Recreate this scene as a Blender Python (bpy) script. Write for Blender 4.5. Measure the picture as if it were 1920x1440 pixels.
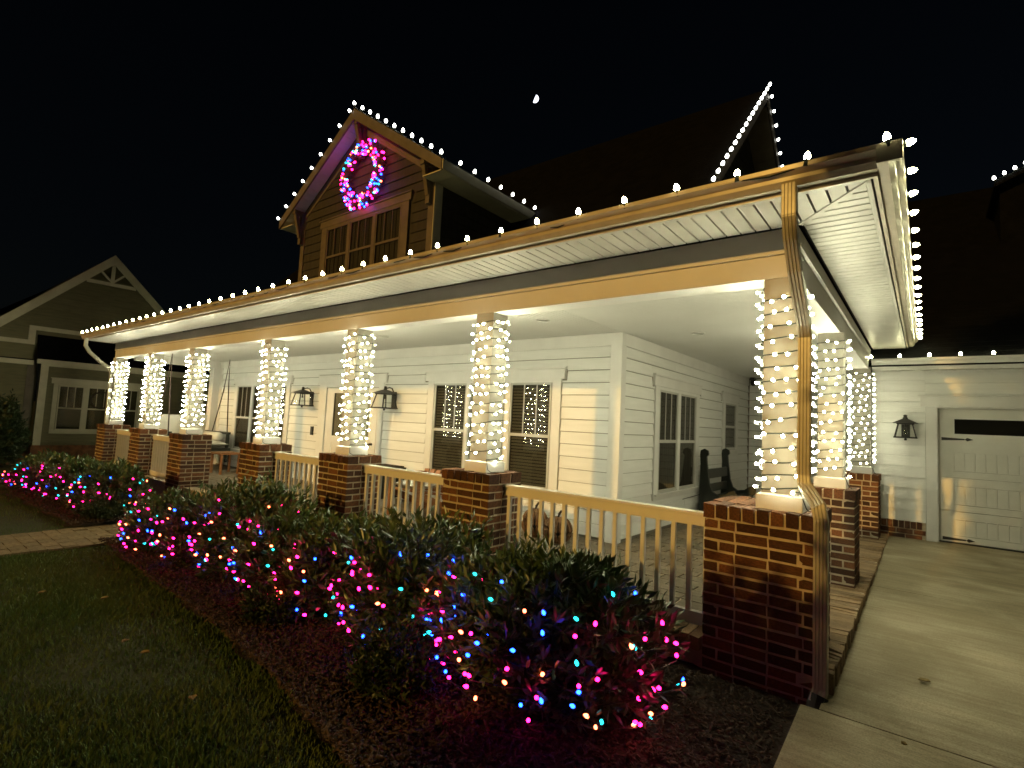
import bpy, math, random
import numpy as np
from mathutils import Vector, Matrix
R = math.radians
rnd = random.Random(7)
sc = bpy.context.scene
for o in list(bpy.data.objects): bpy.data.objects.remove(o)
col = sc.collection

# ------------------------------------------------------------------ camera
CAM = Vector((0, 0, 1.872))
yaw, pitch, roll = R(38.284), R(4.262), R(2.815)
fw = Vector((-math.sin(yaw)*math.cos(pitch), math.cos(yaw)*math.cos(pitch), math.sin(pitch)))
rt = Vector((math.cos(yaw), math.sin(yaw), 0)); up = rt.cross(fw)
rt2 = rt*math.cos(roll)+up*math.sin(roll); up2 = up*math.cos(roll)-rt*math.sin(roll)
cd = bpy.data.cameras.new('camera'); cam = bpy.data.objects.new('camera', cd); col.objects.link(cam)
cam.matrix_world = Matrix(((rt2.x, up2.x, -fw.x, CAM.x), (rt2.y, up2.y, -fw.y, CAM.y), (rt2.z, up2.z, -fw.z, CAM.z), (0, 0, 0, 1)))
cd.sensor_width = 36; cd.lens = 36*985.783/1920; cd.clip_end = 2000; cd.clip_start = .05
sc.camera = cam
# ------------------------------------------------------------------ night sky and street light
SUN = Vector((.14, 1, -.285)).normalized()          # direction the light travels
w = bpy.data.worlds.new('World'); sc.world = w; w.use_nodes = True
nt = w.node_tree; bg = nt.nodes['Background']
sky = nt.nodes.new('ShaderNodeTexSky'); sky.sky_type = 'NISHITA'; sky.sun_disc = False
sky.sun_elevation = R(15.8); sky.sun_rotation = math.atan2(-SUN.x, -SUN.y)
nt.links.new(sky.outputs[0], bg.inputs[0]); bg.inputs[1].default_value = .0007
sl = bpy.data.lights.new('street_light', 'SUN'); sl.energy = 1.6; sl.angle = R(.5); sl.color = (1, .555, .115)
so = bpy.data.objects.new('street_light', sl); col.objects.link(so); so.rotation_euler = SUN.to_track_quat('-Z', 'Y').to_euler()
so.location = (-6, -30, 14)
sc.view_settings.view_transform = 'Standard'; sc.view_settings.look = 'None'
sc.view_settings.exposure = 0; sc.view_settings.gamma = 1; sc.view_settings.use_curve_mapping = False
sc.render.engine = 'CYCLES'
cy = sc.cycles
cy.use_denoising = True
cy.sample_clamp_indirect = 4; cy.sample_clamp_direct = 0
cy.max_bounces = 6; cy.diffuse_bounces = 3; cy.glossy_bounces = 3; cy.transparent_max_bounces = 12; cy.transmission_bounces = 3
cy.use_light_tree = True; cy.caustics_reflective = False; cy.caustics_refractive = False
cy.filter_width = 1.6

L_MINI, L_C9 = 215, 115
# ------------------------------------------------------------------ materials
def pm(name, c, rough=.6, c2=None, nscale=6, bump=0, bscale=40, rand=0, metal=0, spec=.4, stretch=None, coat=0):
    m = bpy.data.materials.new(name); m.use_nodes = True; t = m.node_tree; b = t.nodes['Principled BSDF']
    b.inputs['Roughness'].default_value = rough; b.inputs['Metallic'].default_value = metal
    b.inputs['Specular IOR Level'].default_value = spec; b.inputs['Coat Weight'].default_value = coat
    b.inputs['Base Color'].default_value = (*c, 1)
    N = t.nodes.new; L = t.links.new
    tc = N('ShaderNodeTexCoord'); vec = tc.outputs['Object']
    if stretch:
        mp = N('ShaderNodeMapping'); mp.inputs['Scale'].default_value = stretch; L(vec, mp.inputs[0]); vec = mp.outputs[0]
    out = None
    if c2:
        n = N('ShaderNodeTexNoise'); n.inputs['Scale'].default_value = nscale; n.inputs['Detail'].default_value = 6; L(vec, n.inputs[0])
        cr = N('ShaderNodeValToRGB'); cr.color_ramp.elements[0].position = .33; cr.color_ramp.elements[1].position = .68
        cr.color_ramp.elements[0].color = (*c, 1); cr.color_ramp.elements[1].color = (*c2, 1)
        L(n.outputs[0], cr.inputs[0]); out = cr.outputs[0]
    if rand:
        oi = N('ShaderNodeObjectInfo'); mr = N('ShaderNodeMapRange'); mr.inputs['To Min'].default_value = 1-rand; mr.inputs['To Max'].default_value = 1+rand
        L(oi.outputs['Random'], mr.inputs[0])
        mx = N('ShaderNodeMix'); mx.data_type = 'RGBA'; mx.blend_type = 'MULTIPLY'; mx.inputs[0].default_value = 1
        cb = N('ShaderNodeCombineColor')
        for i in range(3): L(mr.outputs[0], cb.inputs[i])
        if out: L(out, mx.inputs[6])
        else: mx.inputs[6].default_value = (*c, 1)
        L(cb.outputs[0], mx.inputs[7]); out = mx.outputs[2]
    if out: L(out, b.inputs['Base Color'])
    if bump:
        n2 = N('ShaderNodeTexNoise'); n2.inputs['Scale'].default_value = bscale; n2.inputs['Detail'].default_value = 5; L(vec, n2.inputs[0])
        bp = N('ShaderNodeBump'); bp.inputs['Strength'].default_value = bump; bp.inputs['Distance'].default_value = .02
        L(n2.outputs[0], bp.inputs['Height']); L(bp.outputs[0], b.inputs['Normal'])
    return m
def em(name, c, s):
    m = bpy.data.materials.new(name); m.use_nodes = True; t = m.node_tree; t.nodes.clear()
    e = t.nodes.new('ShaderNodeEmission'); e.inputs[0].default_value = (*c, 1); e.inputs[1].default_value = s
    o = t.nodes.new('ShaderNodeOutputMaterial'); t.links.new(e.outputs[0], o.inputs[0]); return m
def glassmat(name, tint=(.72, .72, .68), gl=.035):
    m = bpy.data.materials.new(name); m.use_nodes = True; t = m.node_tree; t.nodes.clear()
    N = t.nodes.new; L = t.links.new
    tr = N('ShaderNodeBsdfTransparent'); tr.inputs[0].default_value = (*tint, 1)
    g = N('ShaderNodeBsdfGlossy'); g.inputs['Roughness'].default_value = .03; g.inputs[0].default_value = (.9, .9, .9, 1)
    lw = N('ShaderNodeLayerWeight'); lw.inputs[0].default_value = .5; pw = N('ShaderNodeMath'); pw.operation = 'POWER'; pw.inputs[1].default_value = 5; L(lw.outputs['Facing'], pw.inputs[0])
    ad = N('ShaderNodeMath'); ad.operation = 'MULTIPLY_ADD'; ad.inputs[1].default_value = .8; ad.inputs[2].default_value = gl; L(pw.outputs[0], ad.inputs[0]); mx = N('ShaderNodeMixShader'); L(ad.outputs[0], mx.inputs[0]); L(tr.outputs[0], mx.inputs[1]); L(g.outputs[0], mx.inputs[2])
    o = N('ShaderNodeOutputMaterial'); L(mx.outputs[0], o.inputs[0]); return m
def brickmat():
    m = pm('brick', (.155, .072, .033), .85, (.065, .032, .018), 9, .5, 60, 0)
    t = m.node_tree; N = t.nodes.new; L = t.links.new; b = t.nodes['Principled BSDF']
    src = b.inputs['Base Color'].links[0].from_socket
    oi = N('ShaderNodeObjectInfo'); cr = N('ShaderNodeValToRGB'); e = cr.color_ramp.elements
    e[0].color = (.45, .4, .4, 1); e[1].color = (1.9, 1.7, 1.5, 1)
    x = e.new(.35); x.color = (.8, .75, .75, 1); x = e.new(.7); x.color = (1.25, 1.1, .95, 1)
    mx = N('ShaderNodeMix'); mx.data_type = 'RGBA'; mx.blend_type = 'MULTIPLY'; mx.inputs[0].default_value = 1
    L(oi.outputs['Random'], cr.inputs[0]); L(src, mx.inputs[6]); L(cr.outputs[0], mx.inputs[7]); L(mx.outputs[2], b.inputs['Base Color'])
    return m
M = {}
M['white'] = pm('white_paint', (.78, .77, .74), .5, (.72, .71, .68), 3, .03, 60)
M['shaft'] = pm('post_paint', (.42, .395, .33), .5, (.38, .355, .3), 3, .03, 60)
M['wrap'] = pm('wall_sheathing', (.2, .18, .14), .9)  # dark core colour paints the shadow lines between lapped boards
M['siding'] = pm('white_siding', (.8, .8, .77), .55, (.74, .74, .71), 2.2, .12, 14, .035, stretch=(1, 1, 9))
M['ceil'] = pm('ceiling_paint', (.74, .74, .71), .5, (.70, .70, .67), 2, .0)
M['soffit'] = pm('soffit_vinyl', (.64, .63, .58), .4, (.58, .57, .52), 4, 0, rand=.03)
M['gutter'] = pm('gutter_aluminium', (.62, .56, .44), .3, (.5, .44, .33), 5, .03, 20, spec=.6)
M['spout'] = pm('downspout_aluminium', (.6, .58, .5), .3, (.5, .48, .4), 7, .04, 30, spec=.6)
M['dark'] = pm('black_metal', (.02, .018, .016), .45)
M['void'] = pm('dark_room', (.012, .011, .01), .9)  # near-black colour standing in for unlit depth behind gaps and panes
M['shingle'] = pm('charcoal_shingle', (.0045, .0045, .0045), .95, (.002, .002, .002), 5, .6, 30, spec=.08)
M['mortar'] = pm('mortar', (.6, .51, .38), .9, (.46, .38, .28), 14, .5, 90)
M['brick'] = brickmat()
M['rowlock'] = pm('tan_edge_brick', (.42, .3, .17), .85, (.26, .17, .1), 12, .5, 60, .35)
M['glass'] = glassmat('window_glass'); M['lglass'] = glassmat('lantern_glass', (.98, .98, .96), .03)
M['blind'] = pm('blind_slats', (.22, .205, .17), .6, rand=0)
M['curt'] = pm('curtain', (.2, .18, .16), .9, (.1, .09, .08), 4, stretch=(20, 20, .3))
M['sash'] = pm('window_sash', (.5, .49, .45), .4)
M['olive'] = pm('olive_shake', (.045, .037, .024), .8, (.028, .023, .016), 3, .3, 12, .12, stretch=(4, 4, 1))
M['olive2'] = pm('olive_siding', (.19, .17, .09), .8, (.15, .135, .07), 3, .15, 12, .05, stretch=(1, 1, 8))
M['ntrim'] = pm('cream_trim', (.62, .57, .4), .6, (.54, .49, .34), 4)
M['tanbrd'] = pm('tan_trim', (.15, .115, .075), .6, (.11, .085, .055), 5)
M['concrete'] = pm('concrete', (.54, .485, .36), .85, (.38, .335, .24), 1.6, .35, 45, .04, stretch=(.5, 2.2, 1))
def concrete():
    m = M['concrete']; t = m.node_tree; N = t.nodes.new; L = t.links.new; b = t.nodes['Principled BSDF']; src = b.inputs['Base Color'].links[0].from_socket
    tc = N('ShaderNodeTexCoord')
    def layer(prev, scale, stretch, lo, hi, c0, c1, det=8, dist=0):
        mp = N('ShaderNodeMapping'); mp.inputs['Scale'].default_value = stretch; L(tc.outputs['Object'], mp.inputs[0])
        n = N('ShaderNodeTexNoise'); n.inputs['Scale'].default_value = scale; n.inputs['Detail'].default_value = det; n.inputs['Distortion'].default_value = dist; L(mp.outputs[0], n.inputs[0])
        cr = N('ShaderNodeValToRGB'); e = cr.color_ramp.elements; e[0].position = lo; e[1].position = hi; e[0].color = (*c0, 1); e[1].color = (*c1, 1); L(n.outputs[0], cr.inputs[0])
        mx = N('ShaderNodeMix'); mx.data_type = 'RGBA'; mx.blend_type = 'MULTIPLY'; mx.inputs[0].default_value = 1; L(prev, mx.inputs[6]); L(cr.outputs[0], mx.inputs[7]); return mx.outputs[2]
    o = layer(src, 1.1, (1, 1, 1), .42, .62, (.7, .68, .6), (1.05, 1.04, 1), 7, .8)      # damp stains
    o = layer(o, 9, (.25, 3, 1), .35, .7, (.82, .8, .76), (1.08, 1.08, 1.06), 5)          # broom marks
    o = layer(o, 120, (1, 1, 1), .3, .62, (.72, .7, .66), (1.05, 1.05, 1.05), 3)          # grit
    L(o, b.inputs['Base Color'])
concrete()
M['paver'] = pm('porch_paver', (.2, .165, .115), .85, (.14, .115, .08), 5, .4, 40, .16)
M['pathp'] = pm('path_paver', (.26, .2, .11), .9, (.17, .13, .075), 5, .4, 40, .14)
M['soil'] = pm('soil', (.035, .022, .013), .95, (.018, .012, .008), 6, .8, 30)
M['chip'] = pm('mulch_chip', (.014, .009, .007), .9, (.09, .056, .034), 45)
M['ground'] = pm('ground_turf', (.025, .038, .01), .95, (.034, .042, .013), 1.5, .6, 60)
M['grass'] = pm('grass_blade', (.055, .115, .02), .7, (.1, .14, .03), .9)
M['leaf'] = pm('laurel_leaf', (.04, .078, .017), .34, (.066, .1, .024), 3, spec=.6)
M['leafd'] = pm('dark_leaf', (.02, .038, .012), .45, (.035, .05, .017), 3)
M['stem'] = pm('stem', (.05, .035, .02), .8)
M['wire'] = pm('green_wire', (.012, .02, .012), .6)
M['wood'] = pm('pumpkin_wood', (.2, .1, .04), .7, (.1, .05, .02), 9, rand=.1)
M['chairw'] = pm('chair_wood', (.32, .13, .04), .5, (.2, .08, .03), 6, stretch=(1, 1, 12))
M['cushion'] = pm('cushion_cloth', (.75, .73, .66), .9, (.68, .66, .6), 5, .2, 12)
M['bench'] = pm('bench_paint', (.012, .015, .012), .35, (.02, .023, .018), 5)
M['deadleaf'] = pm('dead_leaf', (.3, .22, .08), .8, (.2, .14, .05), 30)
M['gdoor'] = pm('garage_door_paint', (.78, .77, .71), .5, (.72, .71, .65), 4, .03, 40)
M['rope'] = pm('rope', (.05, .035, .03), .9)
WARM = (1, .96, .53); COOL = (1, .965, .64)
M['c9'] = em('c9_bulb_glow', WARM, L_C9); M['mini'] = em('mini_bulb_glow', COOL, L_MINI); M['minis'] = em('mini_bulb_side_glow', COOL, 3.5); M['dcool'] = em('dormer_bulb_glow', (1, 1, .9), 14)
BC = {'pink': em('pink_bulb_glow', (1, .007, .13), 25), 'blue': em('blue_bulb_glow', (.008, .05, 1), 22), 'teal': em('teal_bulb_glow', (.015, .58, .65), 6), 'orange': em('orange_bulb_glow', (1, .13, .05), 16)}
M['moon'] = em('moonlight', (.82, .87, 1), 3)

# ------------------------------------------------------------------ helpers
PARENT_LOC = {}
def setp(o, label=None, cat=None, group=None, kind=None):
    if label: o['label'] = label
    if cat: o['category'] = cat
    if group: o['group'] = group
    if kind: o['kind'] = kind
    return o
def thing(name, label, cat, loc=(0, 0, 0), group=None, kind=None):
    o = bpy.data.objects.new(name, None); col.objects.link(o); o.location = loc; o.empty_display_size = .2
    PARENT_LOC[o.name] = Vector(loc)
    return setp(o, label, cat, group, kind)
def attach(o, p):
    o.parent = p
    if p.name in PARENT_LOC: o.matrix_parent_inverse = Matrix.Translation(-PARENT_LOC[p.name])
def mesh(name, v, f, mat, smooth=False):
    me = bpy.data.meshes.new(name); me.from_pydata([tuple(a) for a in v], [], f); me.materials.append(mat)
    if smooth: me.polygons.foreach_set('use_smooth', [True]*len(me.polygons))
    me.update(); return me
def inst(name, me, parent=None, loc=(0, 0, 0), rot=None, scale=None):
    o = bpy.data.objects.new(name, me); col.objects.link(o); o.location = loc
    if rot is not None: o.rotation_euler = rot
    if scale is not None: o.scale = scale
    if parent: attach(o, parent)
    return o
class MB:
    def __init__(s): s.v = []; s.f = []
    def box(s, x0, x1, y0, y1, z0, z1):
        if x0 > x1: x0, x1 = x1, x0
        if y0 > y1: y0, y1 = y1, y0
        if z0 > z1: z0, z1 = z1, z0
        return s.hexa([(x0, y0, z0), (x1, y0, z0), (x1, y1, z0), (x0, y1, z0), (x0, y0, z1), (x1, y0, z1), (x1, y1, z1), (x0, y1, z1)])
    def hexa(s, p):
        n = len(s.v); s.v += [tuple(q) for q in p]
        s.f += [tuple(n+i for i in q) for q in ((0, 3, 2, 1), (4, 5, 6, 7), (0, 1, 5, 4), (1, 2, 6, 5), (2, 3, 7, 6), (3, 0, 4, 7))]; return s
    def bar(s, a, b, w, d, upv=(0, 0, 1)):
        a = Vector(a); b = Vector(b); t = (b-a).normalized(); u = Vector(upv)
        if abs(t.dot(u)) > .95: u = Vector((0, 1, 0))
        x = t.cross(u).normalized(); y = x.cross(t).normalized(); x *= w/2; y *= d/2
        return s.hexa([a-x-y, a+x-y, a+x+y, a-x+y, b-x-y, b+x-y, b+x+y, b-x+y])
    def tube(s, pts, r, n=5, cap=True, close=False):
        pts = [Vector(p) for p in pts]; k = len(pts); b0 = len(s.v)
        rs = r if hasattr(r, '__len__') else [r]*k
        ref = Vector((0, 0, 1))
        for i, p in enumerate(pts):
            t = (pts[(i+1) % k if close else min(i+1, k-1)]-pts[(i-1) % k if close else max(i-1, 0)])
            t = t.normalized() if t.length > 1e-9 else Vector((0, 0, 1))
            u = t.cross(ref)
            if u.length < .2: u = t.cross(Vector((1, 0, 0)))
            u.normalize(); q = t.cross(u)
            for j in range(n):
                a = 2*math.pi*j/n; s.v.append(tuple(p+u*(math.cos(a)*rs[i])+q*(math.sin(a)*rs[i])))
        for i in range(k if close else k-1):
            for j in range(n):
                a, b = b0+i*n, b0+((i+1) % k)*n; s.f.append((a+j, b+j, b+(j+1) % n, a+(j+1) % n))
        if cap and not close: s.f.append(tuple(b0+j for j in range(n))); s.f.append(tuple(b0+(k-1)*n+n-1-j for j in range(n)))
        return s
    def lathe(s, prof, c=(0, 0, 0), n=12, sx=1, sy=1):
        b0 = len(s.v)
        for r, z in prof:
            for j in range(n):
                a = 2*math.pi*j/n; s.v.append((c[0]+r*math.cos(a)*sx, c[1]+r*math.sin(a)*sy, c[2]+z))
        for i in range(len(prof)-1):
            for j in range(n): s.f.append((b0+i*n+j, b0+i*n+(j+1) % n, b0+(i+1)*n+(j+1) % n, b0+(i+1)*n+j))
        s.f.append(tuple(b0+n-1-j for j in range(n))); s.f.append(tuple(b0+(len(prof)-1)*n+j for j in range(n))); return s
    def prism(s, poly, off):
        n = len(poly); b0 = len(s.v); o = Vector(off)
        s.v += [tuple(p) for p in poly]+[tuple(Vector(p)+o) for p in poly]
        s.f.append(tuple(b0+n-1-i for i in range(n))); s.f.append(tuple(b0+n+i for i in range(n)))
        for i in range(n): s.f.append((b0+i, b0+(i+1) % n, b0+n+(i+1) % n, b0+n+i))
        return s
    def build(s, name, mat, parent=None, smooth=False):
        if parent is None:
            a = np.array(s.v); c = Vector(((a[:, 0].min()+a[:, 0].max())/2, (a[:, 1].min()+a[:, 1].max())/2, a[:, 2].min()))
            return inst(name, mesh(name, [Vector(q)-c for q in s.v], s.f, mat, smooth), None, c)
        return inst(name, mesh(name, s.v, s.f, mat, smooth), parent)
def bigmesh(name, V, F, mat, parent=None, smooth=False):
    V = np.asarray(V, np.float32); F = np.asarray(F, np.int32); k = F.shape[1]
    me = bpy.data.meshes.new(name); me.vertices.add(len(V)); me.vertices.foreach_set('co', V.ravel())
    me.loops.add(F.size); me.loops.foreach_set('vertex_index', F.ravel()); me.polygons.add(len(F))
    me.polygons.foreach_set('loop_start', np.arange(len(F), dtype=np.int32)*k)
    me.update(calc_edges=True); me.materials.append(mat)
    if smooth: me.polygons.foreach_set('use_smooth', np.ones(len(F), bool))
    return inst(name, me, parent)
def sstep(t): t = max(0, min(1, t)); return t*t*(3-2*t)
def gz(x, y=0): return .13*sstep((x+7.5)/6.2)
def zdrive(y): return float(np.interp(y, [-6, 0, 3.7, 6.85, 10.4], [-.1, .1, .285, .358, .408]))
# ragged unit bricks (shared by every brick)
def unit_bricks(k=12, j=.028):
    out = []
    for i in range(k):
        r = random.Random(100+i); v = []
        for z in (-.5, .5):
            for x, y in ((-.5, -.5), (.5, -.5), (.5, .5), (-.5, .5)): v.append((x+r.uniform(-j, j)*.6, y+r.uniform(-j, j)*1.6, z+r.uniform(-j, j)*2.2))
        out.append(v)
    return out
UB = unit_bricks()
def brickset(mat, tag): return [mesh('brick_'+tag, v, [(0, 3, 2, 1), (4, 5, 6, 7), (0, 1, 5, 4), (1, 2, 6, 5), (2, 3, 7, 6), (3, 0, 4, 7)], mat) for v in UB]
BR = brickset(M['brick'], 'a'); RB = brickset(M['rowlock'], 'b'); PV = brickset(M['paver'], 'c'); PP = brickset(M['pathp'], 'd')
def brick(p, x0, x1, y0, y1, z0, z1, S=BR, name='brick'):
    return inst(name, rnd.choice(S), p, ((x0+x1)/2, (y0+y1)/2, (z0+z1)/2), None, (x1-x0, y1-y0, z1-z0))

# ================================================================== GROUND
xs = sorted(set([-900, -400, -150, -60, -35, -25]+[round(-20+.5*i, 2) for i in range(53)]+[8, 12, 25, 60, 150, 400, 900]))
ys = sorted(set([-900, -400, -150, -60, -25, -12]+[round(-6+.5*i, 2) for i in range(37)]+[14, 18, 25, 60, 150, 400, 900]))
V = [(x, y, gz(x)-.02) for y in ys for x in xs]; n = len(xs)
F = [(j*n+i, j*n+i+1, (j+1)*n+i+1, (j+1)*n+i) for j in range(len(ys)-1) for i in range(n-1)]
setp(inst('ground', mesh('ground', V, F, M['ground'], True)), kind='structure')
EX = [-17, -13, -10, -8.17, -6.66, -5.45, -4.35, -3.39, -2.39, -1.5, -.6]; EY = [2.35, 2.2, 2.3, 2.32, 2.23, 2.16, 2.06, 1.95, 1.76, 1.55, 1.25]
def ye(x): return float(np.interp(x, EX, EY))+.05*math.sin(x*5.1)+.03*math.sin(x*13)
PATH = (-9.92, -8.63)
def bed(x0, x1, name):
    m = MB(); nx = int((x1-x0)/.12); ny = 14
    for i in range(nx+1):
        x = x0+(x1-x0)*i/nx
        for j in range(ny+1):
            e = ye(x); y = e+(3.99-e)*j/ny; t = j/ny
            m.v.append((x, y, gz(x)+.006+.05*math.sin(min(t*3, 1)*1.57)+.012*math.sin(x*9+y*7)+.01*math.sin(x*23-y*17)))
    m.f = [(i*(ny+1)+j, (i+1)*(ny+1)+j, (i+1)*(ny+1)+j+1, i*(ny+1)+j+1) for i in range(nx) for j in range(ny)]
    return setp(inst(name, mesh(name, m.v, m.f, M['soil'], True)), kind='structure')
bed(PATH[1]+.02, -.62, 'mulch_bed'); bed(-16.6, PATH[0]-.02, 'mulch_bed')
g = np.random.default_rng(3)
def chips(nc):
    x = g.uniform(-16.4, -.65, nc*3); keep = (g.random(nc*3) < np.clip((x+18)/16, .1, 1)**1.5) & ~((x > PATH[0]) & (x < PATH[1])); x = x[keep][:nc]
    e = np.interp(x, EX, EY); y = e-.06+g.random(len(x))**1.3*(3.9-e); k = len(x)
    z = np.array([gz(a) for a in x])+.066+g.uniform(0, .02, k)
    a = g.uniform(0, 6.28, k); l = g.uniform(.01, .045, k)+.05*(g.random(k) < .06); wd = g.uniform(.004, .013, k)+.012*(g.random(k) < .05); tl = g.normal(0, .35, k)
    dx = np.stack([np.cos(a), np.sin(a), tl], 1)*l[:, None]*.5; dy = np.stack([-np.sin(a), np.cos(a), g.normal(0, .5, k)], 1)*wd[:, None]*.5
    c = np.stack([x, y, z], 1); th = np.array([0, 0, .006])
    V = np.stack([c-dx-dy, c+dx-dy, c+dx+dy, c-dx+dy, c-dx*.9-dy+th, c+dx*.8-dy+th, c+dx*.9+dy+th, c-dx+dy+th], 1).reshape(-1, 3)
    q = np.array([(4, 5, 6, 7), (0, 1, 5, 4), (1, 2, 6, 5), (2, 3, 7, 6), (3, 0, 4, 7)]); F = (np.arange(k)[:, None, None]*8+q).reshape(-1, 4)
    return setp(bigmesh('mulch_chips', V, F, M['chip']), 'brown shredded bark mulch scattered over the planting bed', 'mulch', kind='stuff')
chips(32000)
def grass():
    n1 = 190000
    x = np.concatenate([g.uniform(-8.6, -.7, n1), g.uniform(-26, -9.95, 40000)]); y = np.concatenate([g.uniform(-1.0, 2.4, n1), g.uniform(-.5, 2.6, 40000)])
    e = np.interp(x, EX, EY)+.04*np.sin(x*5.1)+g.normal(0, .03, len(x)); k = (y < e); x, y = x[k], y[k]
    pt = np.sin(x*2.1+y*1.3)+np.sin(x*.9-y*2.7)+np.sin(x*5.3+1)*.4*np.sin(y*4.7)
    k = g.random(len(x)) < np.clip(.72+.22*pt, .25, 1); x, y, pt = x[k], y[k], pt[k]; n = len(x)
    h = g.uniform(.022, .05, n)*(1+.18*pt); a = g.uniform(0, 6.28, n); wd = g.uniform(.0022, .0042, n); ln = g.uniform(.1, .9, n)*h; b = g.uniform(0, 6.28, n)
    z = np.array([gz(q) for q in x])-.02; c = np.stack([x, y, z], 1)
    s = np.stack([np.cos(a)*wd, np.sin(a)*wd, np.zeros(n)], 1); t = np.stack([np.cos(b)*ln, np.sin(b)*ln, h], 1)
    m = c+t*np.array([.4, .4, .62])
    V = np.stack([c-s, c+s, m+s*.7, m-s*.7, c+t], 1).reshape(-1, 3)
    i = np.arange(n)[:, None]*5
    F = np.concatenate([i+np.array([0, 1, 2]), i+np.array([0, 2, 3]), i+np.array([3, 2, 4])], 0)
    return setp(bigmesh('lawn_grass', V, F, M['grass']), 'short dark green lawn grass in front of the mulch bed', 'grass', kind='stuff')
grass()
# fallen leaves
LEAFPOS = [(-4.76, 1.48, 'curled tan fallen leaf on the lawn, upper of the close pair'), (-4.42, 1.5, 'flat tan fallen leaf on the lawn, lower of the close pair'), (-3.48, 1.46, 'small yellow fallen leaf nearest the mulch edge on the lawn'), (-6.05, 1.68, 'pale fallen leaf on the lawn below the paved path'), (-6.64, 1.34, 'brown fallen leaf at the far left of the lawn')]
def leaf_at(x, y, z, s, lab, grp, seed):
    r = random.Random(seed); m = MB(); a = r.uniform(0, 6.28); pts = []
    for t, wv in ((0, 0), (.25, .3), (.55, .36), (.85, .16), (1, 0)):
        for sgn in ((0,) if wv == 0 else (-1, 0, 1)):
            u, v_ = (t-.5)*s, sgn*wv*s; pts.append((x+u*math.cos(a)-v_*math.sin(a), y+u*math.sin(a)+v_*math.cos(a), z+.012*abs(sgn)+.02*(t-.4)**2+.006))
    m.v = pts; m.f = [(0, 1, 2), (0, 2, 3), (1, 4, 5, 2), (2, 5, 6, 3), (4, 7, 8, 5), (5, 8, 9, 6), (7, 10, 8), (8, 10, 9)]
    o = m.build('fallen_leaf', M['deadleaf']); setp(o, lab, 'leaf', grp); o.modifiers.new('th', 'SOLIDIFY').thickness = .002
for i, (x, y, l) in enumerate(LEAFPOS): leaf_at(x, y, gz(x)+.03, .065, l, 'fallen leaves on the lawn', i)
leaf_at(-.02, 4.55, zdrive(4.55)+.004, .07, 'thin brown twig-like leaf lying on the concrete driveway', 'leaves on the driveway', 31)
leaf_at(-.1, 3.6, zdrive(3.6)+.004, .03, 'tiny pale leaf near the driveway joint', 'leaves on the driveway', 33)
# paved path
pa = setp(MB().box(PATH[0]+.01, PATH[1]-.01, -8, 3.5, -.12, -.015).build('path', M['soil']), kind='structure')
pa_w = pa.location.copy()
def pbrick(p, x0, x1, y0, y1, z0, z1, S, name):
    o = brick(None, x0, x1, y0, y1, z0, z1, S, name); o.parent = p; o.matrix_parent_inverse = Matrix.Translation(-p.location); return o
y = -1.6; r = 0
while y < 3.45:
    x = PATH[0]+.005-(.12 if r % 2 else 0)
    while x < PATH[1]-.02:
        a, b = max(x, PATH[0]+.005), min(x+.232, PATH[1]-.005)
        if b-a > .03: pbrick(pa, a, b-.008, y, y+.152, -.05, .012+rnd.uniform(-.003, .003), PP, 'paver')
        x += .24
    y += .16; r += 1
# driveway slabs
dr = thing('driveway', None, None, (2, 3, 0), kind='structure')
for y0, y1 in ((-7, .55), (.55, 3.7), (3.7, 6.85), (6.85, 10.42)):
    for x0, x1 in ((-.6, 2.5), (2.5, 6.5)):
        m = MB(); k = 10; xl = x0 if (x0 > 0 or y1 < 3.8) else -.505
        for i in range(k):
            a = y0+(y1-y0)*i/k+(.006 if i == 0 else 0); b = y0+(y1-y0)*(i+1)/k-(.006 if i == k-1 else 0); q = x1-.006
            m.hexa([(xl, a, zdrive(a)-.14), (q, a, zdrive(a)-.14), (q, b, zdrive(b)-.14), (xl, b, zdrive(b)-.14), (xl, a, zdrive(a)), (q, a, zdrive(a)), (q, b, zdrive(b)), (xl, b, zdrive(b))])
        m.build('concrete_slab', M['concrete'], dr)
# porch floor
FL = .418
pf = setp(MB().box(-15.93, -.668, 3.99, 6.2, 0, FL-.012).box(-3.1, -.668, 6.2, 12.4, 0, FL-.0125).build('porch_floor', M['mortar']), kind='structure')
rest = MB(); cnt = 0; cells = []
y = 4.2; r = 0
while y < 12.4:
    xr = -.66 if y < 4.6 else -.80
    x = xr+(.13 if r % 2 else 0)
    xl = -15.9 if y < 6.15 else -3.08
    while x > xl:
        a, b = max(x-.25, xl), min(x, xr)
        if b-a > .04: cells.append((a, b-.008, y, min(y+.152, 12.39)))
        x -= .258
    y += .16; r += 1
cells.sort(key=lambda c: (c[0])**2+(c[2])**2)
for i, c in enumerate(cells):
    if i < 296: pbrick(pf, *c, FL-.04, FL+rnd.uniform(-.002, .003), PV, 'paver')
    else: rest.box(c[0]-pf.location.x, c[1]-pf.location.x, c[2]-pf.location.y, c[3]-pf.location.y, FL-.04-pf.location.z, FL+rnd.uniform(-.002, .003)-pf.location.z)
o = inst('paver_field', mesh('paver_field', rest.v, rest.f, M['paver'])); o.parent = pf; o['kind'] = 'stuff'
y = 3.94
while y < 10.3:
    xi = -.556 if (y < 4.6 or 6.24 < y < 6.83 or 9.6 < y < 10.2) else -.795
    pbrick(pf, xi, -.462+rnd.uniform(-.006, .006), y, y+.058, FL-.22, FL+.004+rnd.uniform(-.006, .005), RB, 'edge_brick'); y += .0735
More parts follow.
